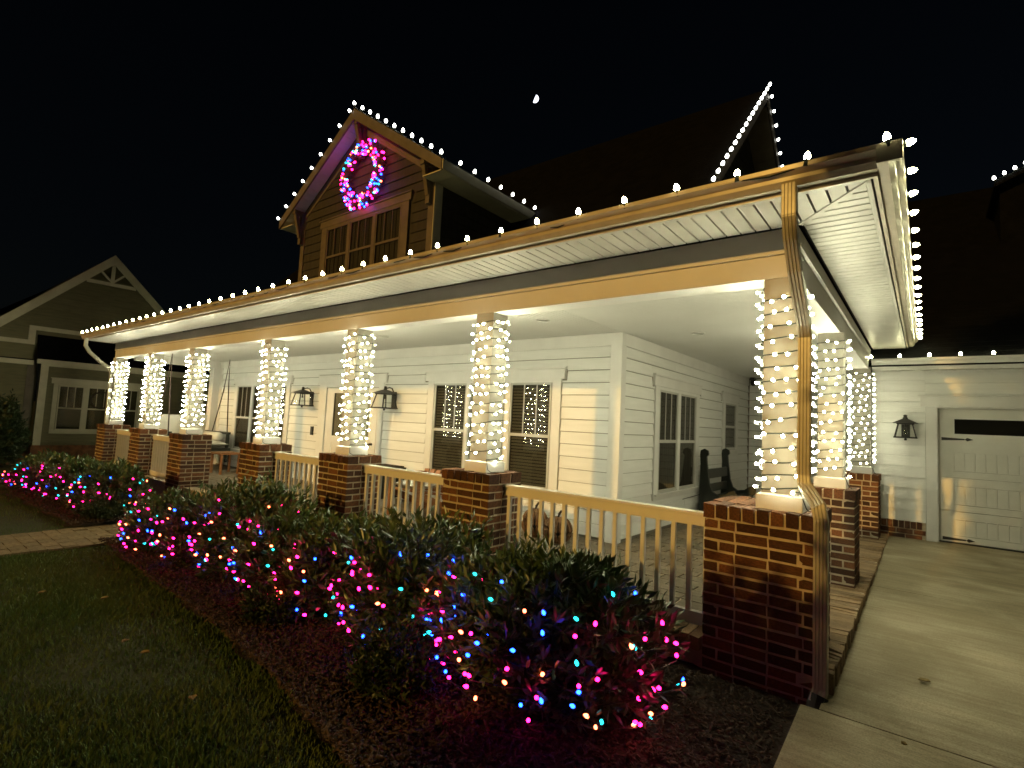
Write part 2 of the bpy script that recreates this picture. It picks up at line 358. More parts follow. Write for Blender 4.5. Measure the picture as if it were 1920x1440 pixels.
o = inst('edge_mortar', mesh('edge_mortar', *(lambda mm: (mm.v, mm.f))(MB().box(-.81, -.475, 4.6, 6.3, .1, FL-.008).box(-.81, -.475, 6.81, 9.65, .1, FL-.008)), M['mortar'])); o.parent = pf; o.matrix_parent_inverse = Matrix.Translation(-pf.location)
x = -3.3
while x < -1.3: pbrick(pf, x, x+.064, 3.93, 4.16, FL-.1, FL-.004+rnd.uniform(-.004, .004), RB, 'edge_brick'); x += .075
st = setp(MB().box(-10.6, -8.5, 3.5, 3.95, -.05, .2).build('porch_step', M['rowlock']), kind='structure')

# ================================================================== HOUSE
H = thing('farmhouse', 'white farmhouse with lit wraparound porch, steep dark roofs and attached garage', 'house', (-6, 8, 0))
class Wall:                                     # u along the wall, w out of it
    def __init__(s, ax, base, sign): s.ax = ax; s.b = base; s.s = sign
    def p(s, u, w_, z): return (u, s.b+s.s*w_, z) if s.ax == 'y' else (s.b+s.s*w_, u, z)
    def box(s, m, u0, u1, w0, w1, z0, z1):
        a, b = s.p(u0, w0, z0), s.p(u1, w1, z1); m.box(a[0], b[0], a[1], b[1], z0, z1); return m
def boards(W, par, u0, u1, z0, z1, ex=.168, skip=(), mat='siding', seg=3.66, top=None):
    z = z0; r = 0
    while z < z1-.02:
        zt = min(z+ex, z1); a0, a1 = u0, u1
        if top: p, q = top(z+.02); a0, a1 = max(u0, p), min(u1, q)
        hit = [k for k in skip if k[3] > z+.012 and k[2] < zt-.012 and k[1] > a0 and k[0] < a1]
        us = sorted(set([a0, a1]+[min(max(v, a0), a1) for k in hit for v in k[:2]])); runs = []
        for p, q in zip(us, us[1:]):
            lo, hi = z, zt; c = (p+q)/2
            for k in hit:
                if k[0] < c < k[1]:
                    if k[2] <= lo+.012: lo = max(lo, k[3])
                    elif k[3] >= hi-.012: hi = min(hi, k[2])
                    else: hi = k[2]
            if hi-lo < .018: continue
            if runs and abs(runs[-1][1]-p) < 1e-6 and abs(runs[-1][2]-lo) < 1e-6 and abs(runs[-1][3]-hi) < 1e-6: runs[-1][1] = q
            else: runs.append([p, q, lo, hi])
        for p, q, lo_, hi_ in runs:
            if q-p < .03: continue
            a = p; first = True
            while a < q-.01:
                l = (seg*((r*.37+.21) % 1)*.8+.6) if first else seg; b = min(a+l, q); first = False
                if q-b < .25: b = q
                f0 = (lo_-z)/ex; f1 = (hi_-z)/ex; e = -.004; gp = .009 if lo_ == z else 0
                t0, t1 = .024-.018*f0, .024-.018*f1
                W_ = W.p; m = MB(); zl = lo_+gp
                m.hexa([W_(a, 0, zl), W_(b+e, 0, zl), W_(b+e, t0, zl), W_(a, t0, zl), W_(a, 0, hi_), W_(b+e, 0, hi_), W_(b+e, t1, hi_), W_(a, t1, hi_)])
                inst('siding_board', mesh('siding_board', m.v, m.f, M[mat]), par); a = b
        z += ex; r += 1
def window(W, par, units, z0, z1, trim, cap=True, blind='blind', mat='white', muntin=2, sill=True, meet=.5, sash='sash', d=0):
    a, b = units[0][0], units[-1][1]; m = MB()
    zt = z1+.075; zb = z0-.12
    W.box(m, a-trim, a-.045, 0, .032, zb, zt); W.box(m, b+.045, b+trim, 0, .032, zb, zt)
    W.box(m, a-.045, b+.045, 0, .03, z1+.03, zt); W.box(m, a-.045, b+.045, 0, .03, zb, z0-.03)
    win = m.build('window', M[mat], par)
    if cap:
        m = MB(); W.box(m, a-trim-.06, b+trim+.06, 0, .04, zt+.002, zt+.145); W.box(m, a-trim-.085, b+trim+.085, 0, .06, zt+.147, zt+.172); m.build('head_casing', M[mat], win)
    if sill: m = MB(); W.box(m, a-trim+.02, b+trim-.02, .034, .07, z0-.055, z0-.028); m.build('sill', M[mat], win)
    for i in range(len(units)-1):
        m = MB(); W.box(m, units[i][1]+.03, units[i+1][0]-.03, .002, .036, z0-.028, z1+.028); m.build('mullion', M[mat], win)
    for u0, u1 in units:
        m = MB(); e = .03
        for s in ((u0-e, u0, z0-e, z1+e), (u1, u1+e, z0-e, z1+e), (u0, u1, z1, z1+e), (u0, u1, z0-e, z0+.02)): W.box(m, s[0], s[1], .0, .026, s[2], s[3])
        zm = z0+(z1-z0)*meet; W.box(m, u0, u1, .004, .024, zm-.022, zm+.022); m.build('sash', M[sash], win)
        for k in range(muntin):
            c = u0+(u1-u0)*(k+1)/(muntin+1); m = MB(); W.box(m, c-.008, c+.008, .012, .0215, zm+.022, z1); m.build('muntin', M[sash], win)
        m = MB(); W.box(m, u0, u1, .008, .0115, zm+.022, z1); m.build('pane', M['glass'], win)
        m = MB(); W.box(m, u0, u1, .008, .0115, z0+.02, zm-.022); m.build('pane', M['glass'], win)
        m = MB()
        if blind == 'blind':
            z = z0+.02
            while z < z1-.01:
                W.box(m, u0+.005, u1-.005, -.018, -.006, z, z+.034); z += .046
        else:
            k = int((u1-u0)/.05)
            for q in range(k): W.box(m, u0+q*.05, u0+q*.05+.05, -.03, -.012+.008*math.sin(q*2.1), z0, z1)
        m.build('blind' if blind == 'blind' else 'curtain', M['blind' if blind == 'blind' else 'curt'], win)
    m = MB(); W.box(m, a-.02, b+.02, -.05, -.04, z0, z1); m.build('dark_interior', M['void'], win)
    return win
FW = Wall('y', 6.19, -1); SW = Wall('x', -3.1, 1); BW = Wall('y', 12.4, -1); GS = Wall('x', -.66, -1); GW = Wall('y', 10.35, -1)
WINA = [(-6.49, -5.81), (-5.68, -5.0), (-4.86, -4.18)]; WINL = [(-13.67, -13.0), (-12.85, -12.18), (-12.03, -11.36)]
WINB = [(7.46, 8.13), (8.29, 8.96)]; WINC = [(10.7, 11.36)]
XL = -14.78
def holewall(W, name, u0, u1, z0, z1, holes, thick=.16):
    m = MB(); us = sorted(set([u0, u1]+[h for q in holes for h in q[:2]]))
    for a, b in zip(us, us[1:]):
        hs = sorted([(q[2], q[3]) for q in holes if q[0] <= a+1e-6 and q[1] >= b-1e-6]); z = z0
        for h0, h1 in hs:
            if h0 > z: W.box(m, a, b, -thick, -.001, z, h0)
            z = h1
        if z < z1: W.box(m, a, b, -thick, -.001, z, z1)
    return m.build(name, M['wrap'], H)
def wh(units, z0, z1): return [(a-.02, b+.02, z0-.02, z1+.02) for a, b in ((units[0][0], units[-1][1]),)]
ZH = 2.445
fwall = holewall(FW, 'front_wall', XL, -3.101, FL-.05, 4.3, wh(WINA, .975, ZH)+wh(WINL, .93, ZH)+[(-9.5, -8.2, 1.4, 2.35)])
sk = [(-6.70, -3.98, .855, 2.52), (-6.78, -3.9, 2.5, 2.69), (-13.88, -11.15, .81, 2.52), (-13.96, -11.07, 2.5, 2.69), (-9.99, -7.86, FL, 2.5), (-10.07, -7.78, 2.5, 2.69), (-14.9, -14.64, 0, 4), (-3.243, -3.0, 0, 4)]
boards(FW, fwall, XL+.14, -3.24, FL+.03, 2.95, skip=sk)
swall = holewall(SW, 'side_wall', 6.19, 12.4, FL-.05, 4.3, wh(WINB, .98, ZH)+wh(WINC, 1.58, ZH))
sk = [(7.25, 9.17, .86, 2.52), (7.17, 9.25, 2.5, 2.69), (10.49, 11.57, 1.46, 2.52), (10.41, 11.65, 2.5, 2.69)]
boards(SW, swall, 6.29, 12.39, FL+.03, 2.95, skip=sk)
bw = holewall(BW, 'porch_end_wall', -3.1, -.66, FL-.05, 4.3, []); boards(BW, bw, -3.06, -.68, FL+.03, 3.1)
gs = holewall(GS, 'garage_side_wall', 10.36, 12.4, FL-.05, 4.0, []); boards(GS, gs, 10.4, 12.38, FL+.03, 3.1)
# frieze and corner boards
m = MB(); FW.box(m, XL, -3.12, 0, .026, 2.953, 3.12); SW.box(m, 6.16, 12.39, 0, .026, 2.953, 3.12); m.build('frieze_board', M['white'], H)
for q in ((-3.24, -3.076, 6.162, 6.189),): MB().box(*q[:2], *q[2:], FL, 3.12).build('corner_board', M['white'], H)
MB().box(-3.098, -3.074, 6.191, 6.29, FL, 2.95).build('corner_board', M['white'], H)
MB().box(XL-.02, XL+.14, 6.16, 6.19, FL, 3.12).build('corner_board', M['white'], H)
window(FW, H, WINA, .975, ZH, .19); window(FW, H, WINL, .93, ZH, .19, blind='curtain')
window(SW, H, WINB, .98, ZH, .19, blind='curtain'); window(SW, H, WINC, 1.58, ZH, .19, blind='curtain', muntin=0)
# front door
m = MB(); FW.box(m, -9.98, -9.73, 0, .034, FL, 2.5); FW.box(m, -8.01, -7.87, 0, .034, FL, 2.5); FW.box(m, -9.73, -8.01, 0, .032, 2.42, 2.5); FW.box(m, -10.04, -7.81, 0, .04, 2.502, 2.645); FW.box(m, -10.07, -7.78, 0, .06, 2.647, 2.672)
df = m.build('door_frame', M['white'], H)
m = MB(); FW.box(m, -9.70, -9.46, 0, .02, FL+.03, 2.41); FW.box(m, -8.26, -8.04, 0, .02, FL+.03, 2.41); FW.box(m, -9.46, -8.26, 0, .02, 2.31, 2.41); FW.box(m, -9.46, -8.26, 0, .02, 1.32, 1.45); FW.box(m, -9.46, -8.26, 0, .02, FL+.03, .62); FW.box(m, -9.46, -8.26, 0, .008, .62, 1.32)
dd = m.build('front_door', M['white'], H)
for a, b in ((-9.38, -8.9), (-8.82, -8.34)): m = MB(); FW.box(m, a, b, .008, .016, .7, 1.24); m.build('door_panel', M['white'], dd)
m = MB(); FW.box(m, -9.46, -8.26, .006, .012, 1.45, 2.31); m.build('pane', M['glass'], dd)
m = MB()
for q in range(26): FW.box(m, -9.46+q*.0462, -9.46+(q+1)*.0462, -.03, -.02+.006*math.sin(q*2.3), 1.45, 2.31)
m.build('curtain', M['cushion'], dd)
m = MB(); FW.box(m, -9.735, -9.703, 0, .003, FL, 2.42); m.build('door_gap', M['void'], df)  # black strip paints the shaded gap beside the door leaf
m = MB(); FW.box(m, -10.2, -10.12, .019, .05, 1.42, 1.6); m.build('doorbell', M['dark'], H)
m = MB(); FW.box(m, -8.16, -8.12, .02, .07, 1.33, 1.37); FW.box(m, -8.28, -8.12, .07, .085, 1.34, 1.36); m.build('door_handle', M['dark'], dd)
# ceiling, beams, soffit
MB().box(-15.5, -.9, 4.2, 6.19, 3.125, 3.16).box(-3.1, -.9, 6.19, 12.4, 3.1251, 3.1601).build('porch_ceiling', M['ceil'], H)
x = -3.05
m = MB()
y = 4.3
while y < 12.3:
    m.box(-3.08, -.93, y, y+.05, 3.1205, 3.1255); y += .058
m.build('beadboard', M['ceil'], H)['kind'] = 'stuff'
m = MB(); x = -3.1
while x > -15.3: m.box(x-.05, x, 4.27, 6.16, 3.1207, 3.1253); x -= .058
m.build('beadboard', M['ceil'], H)['kind'] = 'stuff'
for x, y in ((-3.6, 5.1), (-2.25, 6.6), (-6.6, 5.1), (-9.6, 5.1), (-12.6, 5.1), (-2.0, 9.5)):
    MB().lathe([(.085, 0), (.085, -.008), (.07, -.01), (.062, .0)], (x, y, 3.12), 20).build('recessed_light', M['white'], H)
BZ = 2.997
def beam(a, lab='porch_beam'): return MB().box(*a).build(lab, M['white'], H)
b1 = beam((-15.6, -.70, 4.035, 4.26, BZ, 3.160)); MB().box(-15.61, -.69, 4.022, 4.262, 3.166, 3.345).build('beam_frieze', M['white'], b1)
b2 = beam((-.92, -.70, 4.262, 10.33, BZ, 3.20)); MB().box(-.925, -.69, 4.264, 10.33, 3.206, 3.345).build('beam_frieze', M['white'], b2)
MB().box(-.688, -.668, 4.0, 10.33, 3.19, 3.215).build('beam_molding', M['white'], b2)
b3 = beam((-15.02, -14.79, 4.262, 6.19, BZ-.06, 3.20)); MB().box(-15.02, -14.785, 6.0, 6.19, FL, BZ-.062).build('pilaster', M['white'], H)
MB().box(-15.03, -14.78, 4.264, 6.19, 3.206, 3.345).build('beam_frieze', M['white'], b3)
SZ = 3.355
sf = MB().box(-15.78, -.22, 3.495, 4.03, SZ+.03, SZ+.04).box(-.69, -.22, 4.03, 10.3, SZ+.0305, SZ+.0405).build('soffit', M['void'], H)  # black backing sheet puts the shade into the panel grooves
def panel(p):
    z = SZ; inst('soffit_panel', mesh('soffit_panel', [(a, b, z) for a, b in p]+[(a, b, z+.02) for a, b in p], [(0, 3, 2, 1), (4, 5, 6, 7), (0, 1, 5, 4), (1, 2, 6, 5), (2, 3, 7, 6), (3, 0, 4, 7)], M['soffit']), sf)
def yd(x): return min(4.025, 3.515+(-.26-x)/.43*.51)
x = -15.75
while x < -.3:
    b = x+.089; b = min(b, -.27)
    if b-x > .02: panel([(x, 3.515), (b, 3.515), (b, max(yd(b)-.012, 3.517)), (x, yd(x)-.012)])
    x += .102
y = 3.56
while y < 10.2:
    b = y+.088; xd = lambda q: max(-.672, -.26-(q-3.515)/.51*.43)
    panel([(xd(y)+.012, y), (-.262, y), (-.262, b), (xd(b)+.012, b)]); y += .102
m = MB(); m.box(-.26, -.235, 3.5, 10.25, SZ-.003, SZ+.02); m.box(-15.78, -.26, 3.49, 3.513, SZ-.003, SZ+.02); m.build('soffit_trim', M['soffit'], sf)
m = MB(); m.hexa([(-.695, 4.01, SZ-.006), (-.665, 4.03, SZ-.006), (-.24, 3.53, SZ-.006), (-.262, 3.51, SZ-.006), (-.695, 4.01, SZ+.006), (-.665, 4.03, SZ+.006), (-.24, 3.53, SZ+.006), (-.262, 3.51, SZ+.006)]); m.build('soffit_miter_strip', M['soffit'], sf)
MB().box(-15.78, -.2, 3.465, 3.488, 3.352, 3.49).box(-.222, -.2, 3.4885, 10.3, 3.352, 3.49).build('fascia', M['gutter'], H)
GP = [(0, 0), (-.05, 0), (-.075, .035), (-.078, .06), (-.112, .09), (-.115, .118), (-.1, .118), (-.1, .095), (-.06, .06), (0, .02)]
m = MB(); m.prism([(-15.8, 3.463+a, 3.375+b*.92) for a, b in GP], (15.6, 0, 0)); gf = m.build('gutter', M['gutter'], H)
m = MB(); m.prism([(-.198-a, 3.36, 3.375+b*.92) for a, b in GP], (0, 6.95, 0)); gs_ = m.build('gutter', M['gutter'], H)
MB().box(-.2, -.085, 3.349, 3.36, 3.376, 3.484).build('gutter_corner', M['gutter'], gf)
# porch roof
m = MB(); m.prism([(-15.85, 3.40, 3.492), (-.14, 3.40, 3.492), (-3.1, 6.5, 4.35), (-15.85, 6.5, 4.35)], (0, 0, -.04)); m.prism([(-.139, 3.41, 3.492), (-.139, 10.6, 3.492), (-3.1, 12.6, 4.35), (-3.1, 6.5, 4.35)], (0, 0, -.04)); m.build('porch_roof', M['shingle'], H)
# main roof, ridge along x, right gable facing the drive
RY, RZ, SL = 11.56, 9.23, .99
def zr(y): return RZ-SL*abs(y-RY)
GX = -2.6
m = MB()
for s in (-1, 1):
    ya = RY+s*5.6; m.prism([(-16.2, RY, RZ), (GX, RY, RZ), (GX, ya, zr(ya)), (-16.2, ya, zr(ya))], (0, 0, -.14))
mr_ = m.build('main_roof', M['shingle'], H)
# shingle courses near the edge
for s in (-1, 1):
    m = MB(); ya = RY+s*5.6; a = Vector((GX+.012, RY, RZ-.02)); b = Vector((GX+.012, ya, zr(ya)-.02)); m.bar(a-Vector((0, 0, .1)), b-Vector((0, 0, .1)), .022, .17, (1, 0, 0)); m.v = [(v[0], v[1], v[2]) for v in m.v]
    m = MB(); m.prism([(GX-.01, RY, RZ-.004), (GX-.01, ya, zr(ya)-.004), (GX-.01, ya, zr(ya)-.24), (GX-.01, RY, RZ-.24)], (.03, 0, 0)); m.build('rake_board', M['tanbrd'], mr_)
gw = MB().prism([(-3.1, 6.4, 4.2), (-3.1, 16.7, 4.2), (-3.1, RY, RZ-.2)], (-.15, 0, 0)).build('gable_wall', M['olive'], H)
boards(Wall('x', -3.1, 1), gw, 6.4, 16.7, 4.4, 9.0, .2, mat='olive', top=lambda z: (RY-(RZ-.3-z)/SL, RY+(RZ-.3-z)/SL))
for s in (-1, 1):
    y = .12
    while y < 5.3:
        ya, yb = RY+s*y, RY+s*(y+.19)
        p = [(GX-.03, ya, zr(ya)-.22), (-3.08, ya, zr(ya)-.22), (-3.08, yb, zr(yb)-.22), (GX-.03, yb, zr(yb)-.22)]
        m = MB(); m.prism(p, (0, 0, .03)); m.build('gable_soffit_panel', M['tanbrd'], mr_); y += .2
# dormer
DX, DZ, DS = -9.03, 8.06, .675; RK, DW = 5.88, 6.19
x0, x1 = -11.19, -6.85
dzr = lambda x: DZ-DS*abs(x-DX)
dw = MB().prism([(x0, DW, 3.9), (x1, DW, 3.9), (x1, DW, dzr(x1)-.2), (DX, DW, DZ-.2), (x0, DW, dzr(x0)-.2)], (0, .15, 0)).build('dormer_wall', M['olive'], H)
DWIN = [(-10.1, -9.4), (-9.26, -8.56), (-8.42, -7.72)]
boards(Wall('y', DW, -1), dw, x0+.12, x1-.12, 4.3, 7.8, .19, mat='olive', seg=1.9, skip=[(-10.4, -7.42, 4.2, 6.02), (-10.48, -7.34, 5.98, 6.2)], top=lambda z: (DX-(DZ-.3-z)/DS, DX+(DZ-.3-z)/DS))
for a, b in ((x0-.02, x0+.12), (x1-.12, x1+.02)): MB().box(a, b, DW-.035, DW-.001, 4.2, dzr(x0)-.16).build('corner_board', M['tanbrd'], dw)
window(Wall('y', DW-.02, -1), H, DWIN, 4.62, 5.82, .24, mat='tanbrd', sash='tanbrd', blind='curtain', meet=.5)
ds_ = MB().prism([(x1, DW+.15, 3.9), (x1, 10.0, 3.9), (x1, 10.0, dzr(x1)-.2), (x1, DW+.15, dzr(x1)-.2)], (-.15, 0, 0)).build('dormer_side_wall', M['olive'], H)
boards(Wall('x', x1, 1), ds_, DW+.18, 9.8, 4.4, dzr(x1)-.35, .19, mat='olive', seg=1.6)
MB().box(x1, x1+.035, DW-.03, DW+.16, 4.3, dzr(x1)-.3).build('corner_board', M['ntrim'], ds_)
MB().box(x1, x1+.03, DW+.16, 9.6, dzr(x1)-.36, dzr(x1)-.18).build('frieze_board', M['ntrim'], ds_)
HW = 2.66
m = MB()
for s in (-1, 1):
    xa = DX+s*HW; m.prism([(DX, RK, DZ), (xa, RK, dzr(xa)), (xa, 9.3, dzr(xa)), (DX, 10.6, DZ)], (0, 0, -.1))
drf = m.build('dormer_roof', M['shingle'], H)
for s in (-1, 1):
    xa = DX+s*HW
    MB().prism([(DX, RK-.02, DZ-.005), (xa, RK-.02, dzr(xa)-.005), (xa, RK-.02, dzr(xa)-.2), (DX, RK-.02, DZ-.23)], (0, .035, 0)).build('rake_board', M['tanbrd'], drf)
    MB().prism([(DX, DW-.03, DZ-.2), (xa-s*.5, DW-.03, dzr(xa-s*.5)-.2), (xa-s*.5, DW-.03, dzr(xa-s*.5)-.38), (DX, DW-.03, DZ-.42)], (0, .029, 0)).build('gable_frieze', M['tanbrd'], drf)
    MB().box(xa-.02 if s > 0 else xa-.02, xa+.02, RK, 8.9, dzr(xa)-.18, dzr(xa)-.01).build('dormer_gutter', M['ntrim'], drf)
    MB().prism([(DX+s*(HW-.5), RK+.02, dzr(xa)-.185), (xa-s*.02, RK+.02, dzr(xa)-.185), (xa-s*.02, RK+.32, dzr(xa)-.185), (DX+s*(HW-.5), RK+.32, dzr(xa)-.185)], (0, 0, .02)).build('eave_return', M['ntrim'], drf)
    MB().box(DX+s*(HW-.46), xa-s*.02, RK+.33, 8.9, dzr(xa)-.19, dzr(xa)-.17).build('dormer_eave_soffit', M['ntrim'], drf)
    t = .06
    while t < HW-.1:
        xa_, xb_ = DX+s*t, DX+s*(t+.115)
        m = MB(); m.prism([(xa_, RK+.02, dzr(xa_)-.125), (xb_, RK+.02, dzr(xb_)-.125), (xb_, DW, dzr(xb_)-.125), (xa_, DW, dzr(xa_)-.125)], (0, 0, .02)); m.build('soffit_panel', M['soffit'], drf); t += .122
for bx, bz in ((DX, DZ-.2), (DX-2.12, dzr(DX-2.12)-.2), (DX+2.12, dzr(DX+2.12)-.2)):
    m = MB(); m.box(bx-.05, bx+.05, DW-.12, DW-.03, bz-.75, bz); m.box(bx-.05, bx+.05, RK+.02, DW-.12, bz-.1, bz-.005); m.bar((bx, RK+.08, bz-.1), (bx, DW-.1, bz-.6), .08, .08, (1, 0, 0)); m.build('bracket', M['tanbrd'], drf)
# garage
GDX0 = .14
gwl = MB().box(-.66, -.002, 10.351, 10.5, .36, 3.05).box(-.002, 6, 10.351, 10.5, 2.44, 3.05).box(4.9, 6.3, 10.351, 10.5, .3, 2.44).build('garage_wall', M['siding'], H)
boards(GW, gwl, -.64, -.0, .66, 3.0); boards(GW, gwl, 0, 6, 2.63, 3.0)
m = MB(); GW.box(m, 0, .135, 0, .03, .4, 2.44); m.build('garage_casing', M['white'], gwl)
m = MB(); GW.box(m, -.06, 5.2, 0, .035, 2.442, 2.6); GW.box(m, -.09, 5.2, 0, .05, 2.602, 2.622); m.build('garage_header', M['white'], gwl)
MB().box(.135, .15, 10.34, 10.5, .4, 2.44).build('door_jamb', M['white'], gwl)
MB().box(.15, 4.9, 10.34, 10.46, 2.42, 2.44).build('door_jamb', M['white'], gwl)
MB().box(-.58, -.004, 10.345, 10.4, .3, .66).build('skirt_mortar', M['mortar'], gwl)
x = -.56
while x < -.06: brick(gwl, x, x+.062, 10.318, 10.4, .555, .66); x += .074
for z, off in ((.475, 0), (.395, .1)):
    x = -.58-off
    while x < -.02:
        a, b = max(x, -.58), min(x+.2, -.012)
        if b-a > .03: brick(gwl, a, b, 10.322, 10.4, z, z+.065)
        x += .213
GDY = 10.46
zs = [.425, .885, 1.385, 1.885, 2.42]
gd = MB().box(.15, 4.9, GDY+.012, GDY+.05, .425, 2.42).build('garage_door', M['gdoor'], H)
for k in range(4):
    z0, z1 = zs[k]+.005, zs[k+1]-.005; a = .155
    sec = MB(); pw = 1.05
    for q in range(4):
        u0, u1 = .155+q*1.18, .155+(q+1)*1.18; p0, p1 = u0+.17, u1-.03
        if k < 3: b0, b1 = z0+.09, z1-.11
        else: b0, b1 = z0+.13, z1-.13
        sec.box(u0, p0, GDY-.014, GDY+.012, z0, z1); sec.box(p1, u1, GDY-.014, GDY+.012, z0, z1); sec.box(p0, p1, GDY-.014, GDY+.012, z0, b0); sec.box(p0, p1, GDY-.014, GDY+.012, b1, z1)
    s_ = sec.build('door_section', M['gdoor'], gd)
    for q in range(4):
        u0, u1 = .155+q*1.18, .155+(q+1)*1.18; p0, p1 = u0+.17, u1-.03
        b0, b1 = (z0+.09, z1-.11) if k < 3 else (z0+.13, z1-.13)
        if k < 3:
            nb = 8; wv = (p1-p0-.03)/nb
            for t in range(nb): inst('bead_panel', mesh('bead_panel', *(lambda mm: (mm.v, mm.f))(MB().box(p0+.015+t*wv, p0+.015+(t+1)*wv-.013, GDY-.006, GDY+.0125, b0+.015, b1-.015)), M['gdoor']), gd)
        else:
            MB().box(p0+.02, p1-.02, GDY+.003, GDY+.0135, b0+.02, b1-.02).build('pane', M['glass'], gd)
            MB().box(p0+.02, p1-.02, GDY+.0062, GDY+.0125, b0+.021, b1-.021).build('dark_interior', M['void'], gd)
            fr_ = MB(); fr_.box(p0, p0+.02, GDY-.006, GDY+.012, b0, b1); fr_.box(p1-.02, p1, GDY-.006, GDY+.012, b0, b1); fr_.box(p0+.02, p1-.02, GDY-.006, GDY+.012, b0, b0+.02); fr_.box(p0+.02, p1-.02, GDY-.006, GDY+.012, b1-.02, b1); fr_.build('window_frame', M['white'], gd)
for zz in (1.96, .47):
    m = MB(); m.hexa([(.19, GDY-.026, zz-.024), (.46, GDY-.026, zz-.01), (.46, GDY-.015, zz-.01), (.19, GDY-.015, zz-.024), (.19, GDY-.026, zz+.024), (.46, GDY-.026, zz+.01), (.46, GDY-.015, zz+.01), (.19, GDY-.015, zz+.024)])
    m.prism([(.46, GDY-.026, zz), (.49, GDY-.026, zz-.026), (.56, GDY-.026, zz), (.49, GDY-.026, zz+.026)], (0, .011, 0)); m.build('strap_hinge', M['dark'], gd)
MB().box(.15, 4.9, 10.43, 10.47, .405, .424).build('door_seal', M['dark'], gd)
gso = MB().box(-.64, 6.2, 10.0, 10.349, 3.03, 3.04).build('garage_soffit', M['void'], H)  # black backing sheet, darkens the grooves like an unlit cavity
x = -.64
while x < 3: inst('soffit_panel', mesh('soffit_panel', *(lambda mm: (mm.v, mm.f))(MB().box(x, x+.088, 10.02, 10.349, 3.0, 3.02)), M['soffit']), gso); x += .102
MB().box(-.66, 6.2, 10.0, 10.02, 2.985, 3.12).build('fascia', M['white'], gso)
MB().prism([(-.66, 9.998+a, 3.03+b) for a, b in GP], (6.9, 0, 0)).build('gutter', M['white'], gso)
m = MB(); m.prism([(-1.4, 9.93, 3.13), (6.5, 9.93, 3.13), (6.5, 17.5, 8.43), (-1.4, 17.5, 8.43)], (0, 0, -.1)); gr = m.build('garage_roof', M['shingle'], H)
for k in range(22):           # shingle courses above the eave
    y0 = 9.95+k*.125
    x = -.12+(.16 if k % 2 else 0)
    for q in range(9 if k < 14 else 0):
        w_ = .31; zz = 3.13+(y0-9.93)*.7
        a, b = x+q*.32, x+q*.32+w_
        mm = MB(); mm.prism([(a, y0, zz+.012), (b, y0, zz+.012), (b, y0+.15, zz+.105+.006), (a, y0+.15, zz+.105+.006)], (0, 0, -.01)); inst('shingle', mesh('shingle', mm.v, mm.f, M['shingle']), gr)
# garage dormer carrying the far light string
gdm = MB().prism([(1.2, 13.9, 5.6), (4.4, 13.9, 5.6), (4.4, 13.9, 7.0), (2.8, 13.9, 7.7), (1.2, 13.9, 7.0)], (0, 3.5, 0)).build('garage_dormer', M['shingle'], H)
for s in (-1, 1): MB().prism([(2.8, 13.6, 7.8), (2.8+s*1.7, 13.6, 7.06), (2.8+s*1.7, 18, 7.06), (2.8, 18, 7.8)], (0, 0, -.09)).build('dormer_roof', M['shingle'], gdm)
# downspouts
def spout(pts, parent, name='downspout', w_=.078, d_=.062):
    m = MB(); pts = [Vector(p) for p in pts]
    for a, b in zip(pts, pts[1:]):
        t = (b-a).normalized(); u = Vector((1, 0, 0)) if abs(t.x) < .9 else Vector((0, 1, 0)); u = (u-t*u.dot(t)).normalized(); v = t.cross(u)
        prof = []                                   # ribbed rectangular pipe
        nr = 4
        for i in range(nr): prof += [(-w_/2+w_*i/nr, -d_/2), (-w_/2+w_*(i+.7)/nr, -d_/2), (-w_/2+w_*(i+.75)/nr, -d_/2+.013), (-w_/2+w_*(i+.95)/nr, -d_/2+.013)]
        prof += [(w_/2, -d_/2), (w_/2, d_/2), (-w_/2, d_/2)]
        n0 = len(m.v); k = len(prof); a2, b2 = a-t*.012, b+t*.012
        prof = [(p, -q) for p, q in prof]; m.v += [tuple(a2+u*p+v*q) for p, q in prof]+[tuple(b2+u*p+v*q) for p, q in prof]
        m.f += [(n0+i, n0+(i+1) % k, n0+k+(i+1) % k, n0+k+i) for i in range(k)]+[tuple(n0+k-1-i for i in range(k)), tuple(n0+k+i for i in range(k))]
    return m.build(name, M['spout'], parent)
DSX = -.635
spout([(DSX, 3.42, 3.38), (DSX, 3.42, 3.2), (DSX, 3.47, 3.08), (DSX, 3.6, 2.92), (DSX, 3.78, 2.76), (DSX, 3.93, 2.63), (DSX, 3.975, 2.55), (DSX, 3.975, 1.62), (DSX+.005, 3.96, 1.56), (DSX+.1, 3.87, 1.44), (DSX+.115, 3.86, 1.36), (DSX+.115, 3.86, .33), (DSX+.1, 3.82, .27)], H)
MB().tube([(DSX+.11, 3.85, .3), (DSX+.09, 3.8, .2), (DSX+.06, 3.72, .14)], .055, 10, cap=False).build('drain_pipe', M['dark'], H)
spout([(-15.5, 3.42, 3.37), (-15.5, 3.42, 3.2), (-15.48, 3.5, 3.06), (-15.5, 3.72, 2.86), (-15.55, 3.95, 2.72), (-15.55, 3.98, 2.6), (-15.55, 3.98, 1.4)], H)

